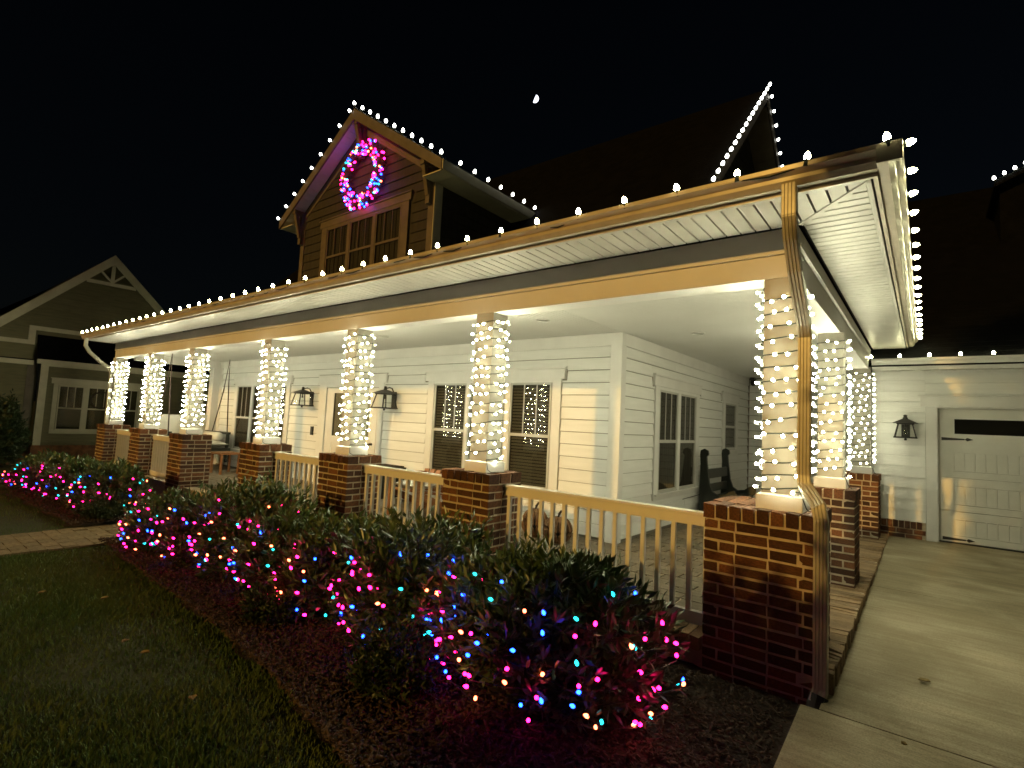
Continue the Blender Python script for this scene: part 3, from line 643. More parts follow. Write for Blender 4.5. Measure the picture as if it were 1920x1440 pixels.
# ================================================================== PORCH POSTS
CH = .0745
def post(i, x0, x1, y0, y1, cx, cyy, base, lab, name='porch_post', top=1.366):
    t = thing(name, lab, 'porch post', ((x0+x1)/2, (y0+y1)/2, base), 'brick and timber porch posts')
    core = MB().box(x0+.005, x1-.005, y0+.005, y1-.005, base-.1, top-.012).build('pier', M['mortar'], t)
    capb = top-.094; nco = int((capb-base+.1)/CH)+1
    d = .09; J = .016
    for k in range(nco):
        zt = capb-k*CH-J; zb = zt-(CH-J); odd = k % 2
        def run(a, b, off):
            o = []; u = a-off
            while u < b-.01:
                p, q = max(u, a), min(u+.2, b)
                if b-q < .05: q = b
                if q-p > .035: o.append((p, q))
                if q == b: break
                u += .2125
            return o
        fx0, fx1 = (x0, x1) if odd else (x0+d+J, x1-d-J)
        for a, b in run(fx0, fx1, 0 if odd else .1): brick(core, a, b, y0, y0+d, zb, zt)
        sy0 = y0+d+J if odd else y0
        for a, b in run(sy0, y1, .1 if odd else 0):
            brick(core, x1-d, x1, a, b, zb, zt); brick(core, x0, x0+d, a, b, zb, zt)
    nb = max(3, round((x1-x0)/.0875)); pw = (x1-x0+.02)/nb; dy = (y1-y0+.02)
    for q in range(nb-1):
        a = x0-.01+q*pw
        brick(core, a, a+pw-J, y0-.012, y0+.2, capb, top+rnd.uniform(-.003, .003)); brick(core, a, a+pw-J, y0+.212, y1+.01, capb, top+rnd.uniform(-.003, .003))
    a = x0-.01+(nb-1)*pw; nb2 = max(2, round(dy/.21)); dw_ = dy/nb2
    for q in range(nb2): brick(core, a, x1+.012, y0-.012+q*dw_, y0-.012+(q+1)*dw_-J*1.6, capb, top+rnd.uniform(-.003, .003))
    s = .115
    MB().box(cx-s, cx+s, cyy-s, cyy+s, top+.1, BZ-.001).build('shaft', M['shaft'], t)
    m = MB(); m.box(cx-s-.03, cx+s+.03, cyy-s-.03, cyy+s+.03, top+.001, top+.1)
    m.hexa([(cx-s-.03, cyy-s-.03, top+.1001), (cx+s+.03, cyy-s-.03, top+.1001), (cx+s+.03, cyy+s+.03, top+.1001), (cx-s-.03, cyy+s+.03, top+.1001), (cx-s-.003, cyy-s-.003, top+.112), (cx+s+.003, cyy-s-.003, top+.112), (cx+s+.003, cyy+s+.003, top+.112), (cx-s-.003, cyy+s+.003, top+.112)])
    m.build('base_block', M['white'], t)
    return t
PX = [-15.948, -13.569, -11.344, -8.453, -6.232, -3.94]
CXS = []
labs = ['farthest left porch post, wrapped in white lights, beside the neighbouring house', 'second porch post from the left, wrapped in white lights', 'third porch post from the left, at the left of the porch entrance', 'fourth porch post from the left, at the right of the porch entrance', 'porch post wrapped in white lights in front of the glazed front door', 'porch post in front of the triple window, with a short white base block']
for i, x in enumerate(PX):
    cx = x+.314+.045; CXS.append((cx, 4.15)); post(i, x, x+.628, 3.918, 4.43, cx, 4.15, gz(x), labs[i])
post(6, -1.259, -.561, 3.918, 4.6, -.795, 4.155, .16, 'large corner porch post with the metal downspout running down it'); CXS.append((-.795, 4.155))
post(7, -1.19, -.561, 6.3, 6.81, -.79, 6.55, .3, 'first porch post behind the corner post along the driveway'); CXS.append((-.79, 6.55))
post(8, -1.19, -.561, 9.65, 10.16, -.79, 9.93, .36, 'porch post farthest back, next to the garage wall'); CXS.append((-.79, 9.93))

# ================================================================== RAILINGS
def railing(x0, x1, lab):
    t = thing('porch_railing', lab, 'railing', ((x0+x1)/2, 4.17, FL), 'white porch railings')
    y = 4.17; zt = 1.262
    MB().box(x0+.008, x1-.008, y-.045, y+.045, zt-.022, zt).box(x0+.007, x1-.007, y-.022, y+.022, zt-.105, zt-.0225).build('top_rail', M['white'], t)
    MB().box(x0+.009, x1-.009, y-.024, y+.024, .36+.06, .36+.15).build('bottom_rail', M['white'], t)
    n = round((x1-x0)/.132); st = (x1-x0)/n
    me = mesh('baluster', *(lambda mm: (mm.v, mm.f))(MB().box(-.017, .017, -.017, .017, .36+.1501, zt-.1051)), M['white'])
    for k in range(n):
        inst('baluster', me, t, (x0+st*(k+.5), y, 0))
edges = [x for x in PX]+[-1.259]
for i, lab in ((0, 'leftmost white railing, between the two farthest porch posts'), (1, 'white railing just left of the porch entrance, second from the left'), (3, 'white railing just right of the porch entrance'), (4, 'white railing below the triple window with a wooden chair behind it'), (5, 'longest white railing, running to the brick corner pier, pumpkins behind')):
    railing(PX[i]+.628, edges[i+1], lab)

# ================================================================== LIGHT STRINGS
def bulb_mesh(name, r, l, mat, n=8, half=False):
    prof = [(r*.55, 0), (r*.92, l*.22), (r, l*.42), (r*.8, l*.68), (r*.42, l*.9), (.0012, l)]
    m = MB(); m.lathe(prof, (0, 0, 0), n); return mesh(name, m.v, m.f, mat, True)
def dome_mesh(name, r, l, mat, n=7):
    m = MB(); m.lathe([(r*.9, -l*.5), (r, l*.3), (r*.93, l*.55), (r*.6, l*.85), (.001, l)], (0, 0, 0), n); m.f = [f for f in m.f if not (len(f) == n and max(f) < n)]
    me = mesh(name, m.v, m.f, mat, True); me.materials.append(M['minis'])
    for q in me.polygons: q.material_index = 1 if q.index < 2*n else 0
    return me
BM = {'c9': bulb_mesh('c9_bulb', .0185, .05, M['c9']), 'c9d': bulb_mesh('c9_bulb_far', .029, .075, M['dcool'], 7), 'mini': dome_mesh('mini_bulb', .012, .022, M['mini'])}
M['mini2'] = em('mini_bulb_glow_side', COOL, L_MINI*.42)
BM.update({'mini2': dome_mesh('mini_bulb_side', .012, .022, M['mini2'])})
for k, v in BC.items(): BM[k] = bulb_mesh(k+'_bulb', .0108, .03, v, 6)
def aim(d): return Vector(d).to_track_quat('Z', 'Y').to_euler()
def eave_string(name, lab, pts, dirs, key, group='white bulb strings along the roof edges', drop=.03, r=.006):
    t = thing(name, lab, 'string lights', pts[0], group)
    m = MB(); wp = []
    for i, p in enumerate(pts):
        d = Vector(dirs[i]); wp.append(Vector(p)-d*drop)
        if i < len(pts)-1: q = (Vector(p)+Vector(pts[i+1]))/2-d*(drop+rnd.uniform(-.01, .03)); wp.append(q)
    m.tube(wp, r, 4)
    for i, p in enumerate(pts): d = Vector(dirs[i]); m.tube([Vector(p)-d*(drop+.006), Vector(p)+d*.004], .0155, 6)
    m.build('wire', M['wire'], t)
    for i, p in enumerate(pts): inst('bulb', BM[key], t, p, aim(dirs[i]))
    return t
def jit(s=.2): return rnd.uniform(-s, s)
n_ = 41
P = [(-.15-i*.3865, 3.358, 3.492) for i in range(n_)]
eave_string('eave_light_string', 'long row of warm white bulbs along the front porch gutter', P, [(jit(), -.12+jit(), 1) for _ in P], 'c9')
P = [(-.075, 3.42+i*.372, 3.482) for i in range(19)]
eave_string('eave_light_string', 'row of warm white bulbs pointing outward along the driveway side gutter', P, [(1, jit(), .12+jit()) for _ in P], 'c9')
P = [(-.66+.355*i, 9.9, 3.165) for i in range(17)]
eave_string('eave_light_string', 'row of warm white bulbs along the garage gutter', P, [(jit(), -.1, 1) for _ in P], 'c9')
P = []; D = []
for i in range(9): x = DX-2.7+i*.32; P.append((x, RK-.02, dzr(x)+.06)); D.append((-.45, -.2, 1))
P.append((DX, RK-.02, DZ+.07)); D.append((0, -.2, 1))
for i in range(10): x = DX+.28+i*.262; P.append((x, RK-.02, dzr(x)+.06)); D.append((.3, -.2, 1))
for i in range(8): P.append((DX+HW+.02, RK+.4+i*.37, dzr(DX+HW)+.05)); D.append((.35, 0, 1))
eave_string('roof_light_string', 'white bulbs outlining the dormer gable that holds the wreath', P, D, 'c9d', drop=.04)
P = []; D = []
for i in range(17): t = i/16; y = 8.0+t*(RY-8.0); P.append((GX+.04, y, zr(y)+.05)); D.append((.5, -.3, 1))
for i in range(8): y = RY+.17+i*.22; P.append((GX+.04, y, zr(y)+.05)); D.append((.5, .3, 1))
eave_string('roof_light_string', 'white bulbs running up the steep side gable above the porch roof', P, D, 'c9d', drop=.04)
P = [(1.1+i*.15, 13.56, 7.1+(i*.15)*.435) for i in range(12)]
eave_string('roof_light_string', 'short slanting run of white bulbs high at the far right edge', P, [(-.2, -.2, 1)]*12, 'c9d', drop=.03)
def col_string(cx, cyy, lab, seed, name='column_light_string', key='mini', noback=False):
    r = random.Random(seed); s = .122; z = 1.366+.13; top = BZ-.06
    t = thing(name, lab, 'string lights', (cx, cyy, z), 'white light strings wound round the porch posts')
    wp = []; bl = []; per = 8*s; u = r.uniform(0, per); rise = .095; nb = 0; step = .04; acc = 0; gap = .085
    while z < top:
        q = (u % per)/(2*s); k = int(q); f = (q-k)*2*s-s
        x, y = ((f, -s), (s, f), (-f, s), (-s, -f))[k]; nx, ny = ((0, -1), (1, 0), (0, 1), (-1, 0))[k]
        wp.append((cx+x*1.02, cyy+y*1.02, z+.006*math.sin(u*9+seed)))
        acc += step
        if acc > gap:
            acc = 0; gap = r.uniform(.045, .1)
            if noback and k == 2: u += step; continue
            d = Vector((nx+r.uniform(-.25, .25), ny+r.uniform(-.25, .25), r.uniform(-.35, .25)))
            p = Vector((cx+x+nx*.03, cyy+y+ny*.03, z+r.uniform(-.03, .008))); bl.append((p, d.normalized()))
        u += step; z += rise*step/per*r.uniform(.6, 1.4)
    m = MB(); m.tube(wp, .0045, 4)
    for p, d in bl: m.tube([p-d*.02, p+d*.003], .0075, 5)
    x = cx+.16; m.tube([wp[0], (cx+.13, cyy-.13, 1.5), (cx+.17, cyy-.15, 1.4), (cx+.19, cyy-.12, 1.376), (cx+.22, cyy+.05, 1.376)], .0035, 4)
    m.build('wire', M['wire'], t)
    for p, d in bl: inst('bulb', BM[key], t, p, aim(d))
clabs = ['white lights wound round the farthest left porch post', 'white lights wound round the second porch post from the left', 'white lights wound round the post left of the porch entrance', 'white lights wound round the post right of the porch entrance', 'white lights wound round the post in front of the front door', 'white lights wound round the post in front of the triple window', 'white lights wound round the corner post with the downspout', 'white lights wound round the first post behind the corner post', 'white lights wound round the post next to the garage']
for i, (a, b) in enumerate(CXS): col_string(a, b, clabs[i], 40+i, key='mini' if i < 8 else 'mini2', noback=i == 8)

# ================================================================== SHRUBS
def leaves(base, axis, length, width, rg, curl=.25):
    n = len(base); axis = axis/np.linalg.norm(axis, axis=1)[:, None]
    rv = rg.normal(size=(n, 3)); side = np.cross(axis, rv); side /= np.linalg.norm(side, axis=1)[:, None]; nrm = np.cross(side, axis)
    L = length[:, None]; W = width[:, None]
    mid = base+axis*L*.5-nrm*L*.06; tip = base+axis*L-nrm*L*curl*.5
    V = np.stack([base, mid-side*W*.5+nrm*W*.18, mid, mid+side*W*.5+nrm*W*.18, tip], 1).reshape(-1, 3)
    i = np.arange(n)[:, None]*5
    return V, np.concatenate([i+np.array(q) for q in ((0, 2, 1), (0, 3, 2), (1, 2, 4), (2, 3, 4))], 0)
def shrub(cx, cyy, rx, ry, h, seed, lab, ns=270, mat='leaf', name='laurel_shrub', L0=.075, group='laurel shrubs in the planting bed', tall=0):
    rg = np.random.default_rng(seed); z0 = gz(cx)+.03
    t = thing(name, lab, 'shrub', (cx, cyy, z0), group)
    th = rg.uniform(0, 2*np.pi, ns); cp = rg.uniform(-.72, 1, ns); sp = np.sqrt(1-cp*cp)
    d = np.stack([np.cos(th)*sp, np.sin(th)*sp, cp], 1); lump = 1+.12*np.sin(3*th+seed)*sp+.1*np.sin(5*cp+seed*2)
    zc = z0+h*.42; rad = np.array([rx, ry, h*.52])
    c = np.array([cx, cyy, zc])
    tip = c+d*rad*lump[:, None]*rg.uniform(.82, 1.1, ns)[:, None]; base = c+d*rad*rg.uniform(.35, .6, ns)[:, None]
    tip[:, 2] += np.where(cp > .2, rg.uniform(-.02, .13+tall, ns), 0); tip[:, 2] = np.maximum(tip[:, 2], z0+.05+rg.uniform(0, .1, ns))
    m = MB(); st_ = np.array([cx, cyy, z0-.05])
    for i in range(0, ns, 4): m.tube([tuple(st_+rg.normal(0, .03, 3)), tuple((st_+base[i])/2+rg.normal(0, .03, 3)), tuple(base[i]), tuple(tip[i])], [.009, .007, .005, .003], 4)
    m.build('stem', M['stem'], t)
    B = []; A = []; nl = 14
    ax = tip-base; ln = np.linalg.norm(ax, axis=1); ax = ax/ln[:, None]
    ax2 = ax+np.array([0, 0, .75]); ax2 /= np.linalg.norm(ax2, axis=1)[:, None]
    for k in range(nl):
        f = .3+.7*k/(nl-1); a = k*2.4+rg.uniform(0, 6.28, ns); u = np.cross(ax, np.array([.3, .5, .8])); u /= np.linalg.norm(u, axis=1)[:, None]; v = np.cross(ax, u)
        rdir = u*np.cos(a)[:, None]+v*np.sin(a)[:, None]; op = .95-.55*f
        B.append(base+ax*(ln*f)[:, None]); A.append(ax2*(1-op*.5)+rdir*(op+.15)+rg.normal(0, .12, (ns, 3)))
    B = np.concatenate(B); A = np.concatenate(A)
    ni = 2600; th = rg.uniform(0, 6.28, ni); cp = rg.uniform(-.7, .95, ni); sp = np.sqrt(1-cp*cp); rr = rg.uniform(.2, .9, ni)
    Bi = c+np.stack([np.cos(th)*sp, np.sin(th)*sp, cp], 1)*rad*rr[:, None]; Bi[:, 2] = np.maximum(Bi[:, 2], z0+.02)
    B = np.concatenate([B, Bi]); A = np.concatenate([A, rg.normal(size=(ni, 3))+np.array([0, 0, .4])])
    n = len(B); V, F = leaves(B, A, rg.uniform(.7, 1.25, n)*L0, rg.uniform(.75, 1.2, n)*L0*.3, rg)
    o = bigmesh('foliage', V, F, M[mat], t); o['kind'] = 'stuff'
    return c, rad
def net(c, rad, n, seed, lab):
    ac = math.atan2(-c[1], -c[0]); a0, a1 = ac-1.75, ac+1.25
    r = random.Random(seed); t = thing('shrub_light_string', lab, 'string lights', tuple(c), 'coloured light strings on the shrubs')
    rows = max(3, n//7); wp = []; bl = []
    for k in range(rows):
        f = (k+.5)/rows; zz = -.56+1.3*f
        m_ = max(2, round(n/rows)); seq = range(m_) if k % 2 == 0 else reversed(range(m_))
        for q in seq:
            a = a0+(a1-a0)*(q+.5+r.uniform(-.3, .3))/m_; z = max(-.6, min(.8, zz+.14*math.sin(a*3+k*1.7+seed)+r.uniform(-.1, .1))); s = math.sqrt(1-z*z)
            p = Vector((c[0]+rad[0]*1.1*s*math.cos(a), c[1]+rad[1]*1.1*s*math.sin(a), c[2]+rad[2]*1.04*z))
            wp.append(p-Vector((0, 0, .02))); bl.append(p)
    m = MB(); m.tube(wp, .002, 3); m.build('wire', M['wire'], t)
    for p in bl:
        k = r.choices(['pink', 'blue', 'teal', 'orange'], [54, 17, 11, 18])[0]
        d = Vector((r.uniform(-.6, .6), -.5+r.uniform(-.6, .4), .5+r.uniform(-.5, .5))); inst('bulb', BM[k], t, p, aim(d))
SH = [(-7.75, 2.8, .62, .5, .64, 26, 'laurel shrub at the left end of the right hedge, beside the paved path', 'coloured lights on the hedge end beside the paved path'),
      (-6.85, 2.95, .66, .56, .8, 24, 'second laurel shrub right of the path, in front of the entrance-side pier', 'coloured lights on the second shrub right of the path'),
      (-5.95, 3.0, .66, .55, .95, 26, 'third laurel shrub right of the path, with tall upright shoots', 'coloured lights on the shrub with tall upright shoots'),
      (-5.0, 3.0, .62, .55, .82, 22, 'laurel shrub in front of the railing by the front door', 'coloured lights on the shrub before the front door railing'),
      (-4.1, 2.98, .64, .55, .77, 24, 'laurel shrub in front of the railing below the triple window', 'coloured lights on the shrub below the triple window'),
      (-3.1, 2.95, .66, .56, .9, 26, 'laurel shrub in front of the sixth porch post', 'coloured lights on the shrub before the sixth porch post'),
      (-1.95, 2.98, .8, .62, .88, 44, 'largest laurel shrub, nearest the brick corner pier', 'coloured lights on the large shrub nearest the corner pier'),
      (-14.6, 2.75, .7, .55, .62, 24, 'leftmost laurel shrub of the left hedge', 'coloured lights on the leftmost shrub'),
      (-13.4, 2.85, .7, .55, .68, 22, 'second laurel shrub from the left in the left hedge', 'coloured lights on the second shrub from the left'),
      (-12.2, 2.9, .68, .55, .74, 20, 'third laurel shrub from the left in the left hedge', 'coloured lights on the third shrub from the left'),
      (-11.0, 3.0, .66, .52, .76, 22, 'laurel shrub at the right end of the left hedge, before the path', 'coloured lights on the left hedge end before the path')]
for i, (x, y, a, b, h, nb, l1, l2) in enumerate(SH):
    c, rad = shrub(x, y, a, b, h, 10+i, l1, ns=640 if i == 6 else 480, L0=.092 if i < 7 else .1, tall=.08 if i in (2, 5) else 0); net(c, rad, int(nb*1.75), 60+i, l2)
shrub(-2.65, 2.3, .34, .26, .36, 80, 'low dark unlit shrub in front of the large lit shrub', 110, 'leafd', L0=.05, name='low_shrub', group='low unlit shrubs')
shrub(-4.35, 2.42, .36, .26, .32, 81, 'low dark unlit shrub in the mulch at the middle of the bed', 110, 'leafd', L0=.05, name='low_shrub', group='low unlit shrubs')
shrub(-10.25, 2.7, .36, .3, .34, 82, 'low unlit shrub beside the left edge of the paved path', 110, 'leafd', L0=.06, name='low_shrub', group='low unlit shrubs')
shrub(-18.9, 2.55, .6, .6, 2.0, 83, 'tall black evergreen shrub at the left edge before the neighbouring house', 300, 'leafd', L0=.13, name='evergreen_shrub', group='evergreens by the neighbouring house')

# ================================================================== WREATH
def wreath(name, lab, c, R0, r0, ax, nleaf, nb, group=None):
    t = thing(name, lab, 'wreath', c, group); rg = np.random.default_rng(5)
    a = rg.uniform(0, 6.28, nleaf); b = rg.uniform(0, 6.28, nleaf); rr = r0*rg.uniform(.3, .95, nleaf)
    e1 = np.array([1, 0, 0]) if ax == 'y' else np.array([0, 1, 0]); e2 = np.array([0, 0, 1]); e3 = np.cross(e1, e2)
    ra = e1*np.cos(a)[:, None]+e2*np.sin(a)[:, None]; od = ra*np.cos(b)[:, None]+e3*np.sin(b)[:, None]*.8
    B = np.array(c)+ra*R0+od*rr[:, None]; V, F = leaves(B, od+rg.normal(0, .5, (nleaf, 3)), rg.uniform(.05, .09, nleaf)*(R0/.55), rg.uniform(.007, .012, nleaf)*(R0/.55), rg)
    bigmesh('foliage', V, F, M['leafd'], t)['kind'] = 'stuff'
    m = MB(); m.tube([tuple(np.array(c)+e1*R0*math.cos(q*.2618)+e2*R0*math.sin(q*.2618)) for q in range(24)], r0*.45, 6, close=True); m.build('ring', M['stem'], t)
    for i in range(nb):
        a_ = rnd.uniform(0, 6.28); b_ = rnd.uniform(0, 6.28); ra = e1*math.cos(a_)+e2*math.sin(a_); od = ra*math.cos(b_)+e3*math.sin(b_)*.9
        od[1] = -abs(od[1])*.55
        p = np.array(c)+ra*R0+od*r0*rnd.uniform(.85, 1.05); k = rnd.choices(['pink', 'blue', 'teal', 'orange'], [46, 30, 10, 14])[0]
        o = inst('bulb', BM[k], t, tuple(p), aim(od)); o.scale = (1.9, 1.9, 1.5)
    return t
wreath('christmas_wreath', 'large round wreath with pink and blue lights on the dormer gable', (-8.88, 6.06, 6.7), .56, .13, 'y', 4200, 190)

# ================================================================== LANTERNS
def lantern(cx, cyy, z, back, lab, s=1):
    t = thing('wall_lantern', lab, 'wall lantern', (cx, cyy, z), 'black wall lanterns')
    b, tp, h = .155*s, .105*s, .25*s
    m = MB()
    for sx in (-1, 1):
        for sy in (-1, 1): m.bar((cx+sx*b, cyy+sy*b, z+.02), (cx+sx*tp, cyy+sy*tp, z+h), .016, .016)
    m.box(cx-b-.015, cx+b+.015, cyy-b-.015, cyy+b+.015, z, z+.022); m.box(cx-tp-.02, cx+tp+.02, cyy-tp-.02, cyy+tp+.02, z+h, z+h+.016)
    m.lathe([(.015, -.035), (.02, -.015), (.012, .0)], (cx, cyy, z), 8); m.build('frame', M['dark'], t)
    e = tp+.07
    m = MB(); m.v = [(cx-e, cyy-e, z+h+.017), (cx+e, cyy-e, z+h+.017), (cx+e, cyy+e, z+h+.017), (cx-e, cyy+e, z+h+.017)]; q = .035
    m.v += [(cx-q, cyy-q, z+h+.085), (cx+q, cyy-q, z+h+.085), (cx+q, cyy+q, z+h+.085), (cx-q, cyy+q, z+h+.085)]
    m.f = [(0, 3, 2, 1), (4, 5, 6, 7), (0, 1, 5, 4), (1, 2, 6, 5), (2, 3, 7, 6), (3, 0, 4, 7)]; m.lathe([(.036, .085), (.03, .105), (.022, .12), (.03, .135), (.012, .15)], (cx, cyy, z+h), 8); m.build('roof_cap', M['dark'], t)
    for s1, s2 in (((-1, -1), (1, -1)), ((1, -1), (1, 1)), ((1, 1), (-1, 1)), ((-1, 1), (-1, -1))):
        m = MB(); m.v = [(cx+s1[0]*(b-.004), cyy+s1[1]*(b-.004), z+.022), (cx+s2[0]*(b-.004), cyy+s2[1]*(b-.004), z+.022), (cx+s2[0]*(tp-.002), cyy+s2[1]*(tp-.002), z+h), (cx+s1[0]*(tp-.002), cyy+s1[1]*(tp-.002), z+h)]; m.f = [(0, 1, 2, 3)]; m.build('glass_pane', M['lglass'], t)
    m = MB(); m.lathe([(.012, 0), (.012, -.05), (.02, -.055), (.02, -.08)], (cx, cyy, z+h), 8); m.build('lamp_holder', M['dark'], t)
    m = MB(); m.lathe([(.012, -.08), (.03, -.12), (.026, -.15), (.004, -.165)], (cx, cyy, z+h), 10); m.build('bulb', M['lglass'], t, True)
    m = MB(); m.box(cx-.055, cx+.055, back-.025, back, z+.02, z+h+.06); m.tube([(cx, back-.02, z+h+.03), (cx, (back+cyy)/2+.04, z+h+.12), (cx, (back+cyy)/2-.02, z+h+.13), (cx, cyy+.01, z+h+.11)], .012, 6); m.build('wall_bracket', M['dark'], t)
lantern(-10.27, 5.95, 2.02, 6.172, 'black wall lantern left of the front door')
lantern(-7.56, 5.95, 2.02, 6.172, 'black wall lantern right of the front door')
lantern(-.245, 10.15, 1.94, 10.332, 'black wall lantern beside the garage door', .85)

# ================================================================== PORCH FURNITURE
t = thing('porch_swing', 'black hanging daybed swing with white cushions at the left end of the porch', 'porch swing', (-14.0, 5.3, .8))
sx0, sx1, sy0, sy1 = -14.65, -13.35, 4.55, 5.95
MB().box(sx0, sx1, sy0, sy1, .78, .93).build('base_frame', M['bench'], t)
for a in (sx0+.03, sx1-.09):
    for b in (sy0+.03, sy1-.09):
        MB().lathe([(.03, 0), (.045, .05), (.025, .1), (.04, .14), (.04, .2)], (a+.03, b+.03, .58), 8).build('leg', M['bench'], t)
        MB().box(a, a+.06, b, b+.06, .931, 1.26).build('arm_post', M['bench'], t)
for b in (sy0+.03, sy1-.09): MB().box(sx0, sx1, b-.01, b+.07, 1.261, 1.31).build('armrest', M['bench'], t)
def pillow(x0, x1, y0, y1, z0, z1, name, par):
    m = MB(); k = 8
    for i in range(k+1):
        for j in range(k+1):
            u, v = i/k*2-1, j/k*2-1; e = (1-u**4)*(1-v**4); m.v.append((x0+(x1-x0)*(i/k), y0+(y1-y0)*(j/k), (z0+z1)/2+(z1-z0)/2*e**.5))
    n = len(m.v); m.v += [(a, b, z0+z1-c) for a, b, c in m.v]
    for i in range(k):
        for j in range(k): q = i*(k+1)+j; m.f += [(q, q+k+1, q+k+2, q+1), (n+q, n+q+1, n+q+k+2, n+q+k+1)]
    return m.build(name, M['cushion'], par, True)
pillow(sx0+.02, sx1, sy0+.02, sy1-.02, .92, 1.12, 'seat_cushion', t)
MB().tube([(sx0+.1, sy1-.2, 1.2), (sx0+.14, sy1-.2, 1.2), (sx1-.2, sy1-.2, 1.2), (sx1-.16, sy1-.2, 1.2)], [.04, .1, .1, .04], 12).build('bolster', M['cushion'], t, True)
m = pillow(-.42, .42, -.3, .3, -.1, .1, 'back_pillow', t); m.rotation_euler = (0, R(-75), 0); m.location = (sx0+.12, 5.5, 1.3)
m = pillow(-.42, .42, -.3, .3, -.1, .1, 'back_pillow', t); m.rotation_euler = (0, R(-72), 0); m.location = (sx0+.14, 4.9, 1.28)
for b in (sy0+.06, sy1-.06):
    for a in (sx0+.2, sx1-.06):
        m = MB(); mx_ = -13.65; m.tube([(a, b, .93), (mx_+(a-mx_)*.25, b, 2.35), (mx_+(a-mx_)*.12, b, 2.75), (mx_, b, 3.11)], [.014, .014, .008, .006], 6); m.build('rope', M['rope'], t)
# pew bench at the back of the side porch
t = thing('pew_bench', 'black wooden pew bench with scrolled ends against the side wall', 'bench', (-2.7, 10.2, FL))
PE = [(0, 0), (.56, 0), (.56, .34), (.6, .38), (.62, .46), (.57, .52), (.5, .5), (.42, .44), (.3, .42), (.22, .47), (.17, .6), (.13, .9), (.12, 1.02), (.15, 1.06), (.14, 1.12), (.08, 1.15), (.02, 1.12), (.01, 1.05), (.02, .9)]
for yy in (9.05, 10.25):
    MB().prism([(-3.02+a, yy, FL+b*1.03) for a, b in PE], (0, .05, 0)).build('end_panel', M['bench'], t)
MB().box(-2.9, -2.46, 9.1, 10.25, FL+.34, FL+.385).build('seat', M['bench'], t)
for a, b in ((.45, .58), (.68, .84)): MB().box(-2.94+.0, -2.9, 9.1, 10.25, FL+a, FL+b).build('back_slat', M['bench'], t)
MB().box(-2.5, -2.46, 9.1, 10.25, FL+.05, FL+.33).build('apron', M['bench'], t)
# pumpkins
def pumpkin(x, y, r, h, lab, seed):
    t = thing('pumpkin', lab, 'pumpkin', (x, y, FL), 'slatted wooden pumpkins on the porch')
    for k in range(16):
        a = k*math.pi/8; m = MB(); pts = []
        for q in range(9):
            ph = -1.45+2.9*q/8; pts.append((x+math.cos(a)*r*(math.cos(ph)*.93+.05), y+math.sin(a)*r*(math.cos(ph)*.93+.05), FL+.01+h/2+h/2*math.sin(ph)))
        m.tube(pts, [.012]+[.024]*7+[.012], 5); m.build('slat', M['wood'], t)
    MB().tube([(x, y, FL+h-.03), (x+.01, y, FL+h+.05), (x+.05, y-.01, FL+h+.1)], [.025, .018, .012], 6).build('stalk', M['stem'], t)
    m = MB(); m.lathe([(r*.6, 0), (r*.82, h*.3), (r*.82, h*.65), (r*.4, h*.93)], (x, y, FL+.02), 12); m.build('core', M['void'], t, True)
pumpkin(-4.02, 5.72, .16, .34, 'slatted wooden pumpkin nearer the triple window, left one', 1)
pumpkin(-3.62, 5.65, .17, .3, 'slatted wooden pumpkin nearer the house corner, right one', 2)
# chair, planter, small table
t = thing('adirondack_chair', 'orange-brown wooden armchair with white cushion behind the railing', 'chair', (-6.1, 5.5, FL))
cx, cyy = -6.05, 5.5
for k in range(5): MB().bar((cx-.24+k*.12, cyy+.28, FL+.34), (cx-.27+k*.135, cyy+.42, FL+.66), .1, .02, (0, 1, 0)).build('back_slat', M['chairw'], t)
for k in range(5): MB().bar((cx-.28, cyy-.25+k*.11, FL+.4-k*.018), (cx+.28, cyy-.25+k*.11, FL+.4-k*.018), .095, .022).build('seat_slat', M['chairw'], t)
for s in (-1, 1):
    MB().box(cx+s*.3-.06, cx+s*.3+.06, cyy-.34, cyy+.36, FL+.6, FL+.625).build('armrest', M['chairw'], t)
    MB().box(cx+s*.3-.025, cx+s*.3+.025, cyy-.32, cyy-.25, FL+.002, FL+.6).build('leg', M['chairw'], t)
    MB().bar((cx+s*.285, cyy-.3, FL+.38), (cx+s*.285, cyy+.45, FL+.06), .025, .1).build('leg', M['chairw'], t)
o = pillow(cx-.26, cx+.26, cyy-.27, cyy+.22, FL+.41, FL+.52, 'seat_cushion', t)
t = thing('planter_box', 'black square planter with pale foot behind the front door railing', 'planter', (-7.2, 5.75, FL))
MB().hexa([(-7.42, 5.55, FL+.12), (-6.98, 5.55, FL+.12), (-6.98, 5.95, FL+.12), (-7.42, 5.95, FL+.12), (-7.48, 5.5, FL+.62), (-6.92, 5.5, FL+.62), (-6.92, 6.0, FL+.62), (-7.48, 6.0, FL+.62)]).build('tub', M['bench'], t)
MB().box(-7.36, -7.04, 5.6, 5.9, FL+.001, FL+.119).build('foot', M['cushion'], t)
MB().box(-7.45, -6.95, 5.53, 5.97, FL+.621, FL+.64).build('soil', M['soil'], t)
t = thing('side_table', 'small orange wooden side table beside the swing', 'table', (-12.55, 5.5, FL))
MB().box(-12.85, -12.25, 5.25, 5.75, FL+.44, FL+.475).build('table_top', M['chairw'], t)
for a in (-12.8, -12.33):
    for b in (5.29, 5.67): MB().box(a, a+.045, b, b+.045, FL+.001, FL+.439).build('leg', M['chairw'], t)
t = thing('security_camera', 'small black dome camera under the porch ceiling at the far corner', 'camera', (-2.95, 12.2, 3.0))
MB().lathe([(.05, .06), (.055, .0), (.045, -.04), (.015, -.065)], (-2.95, 12.2, 3.0), 12).build('dome', M['dark'], t, True)
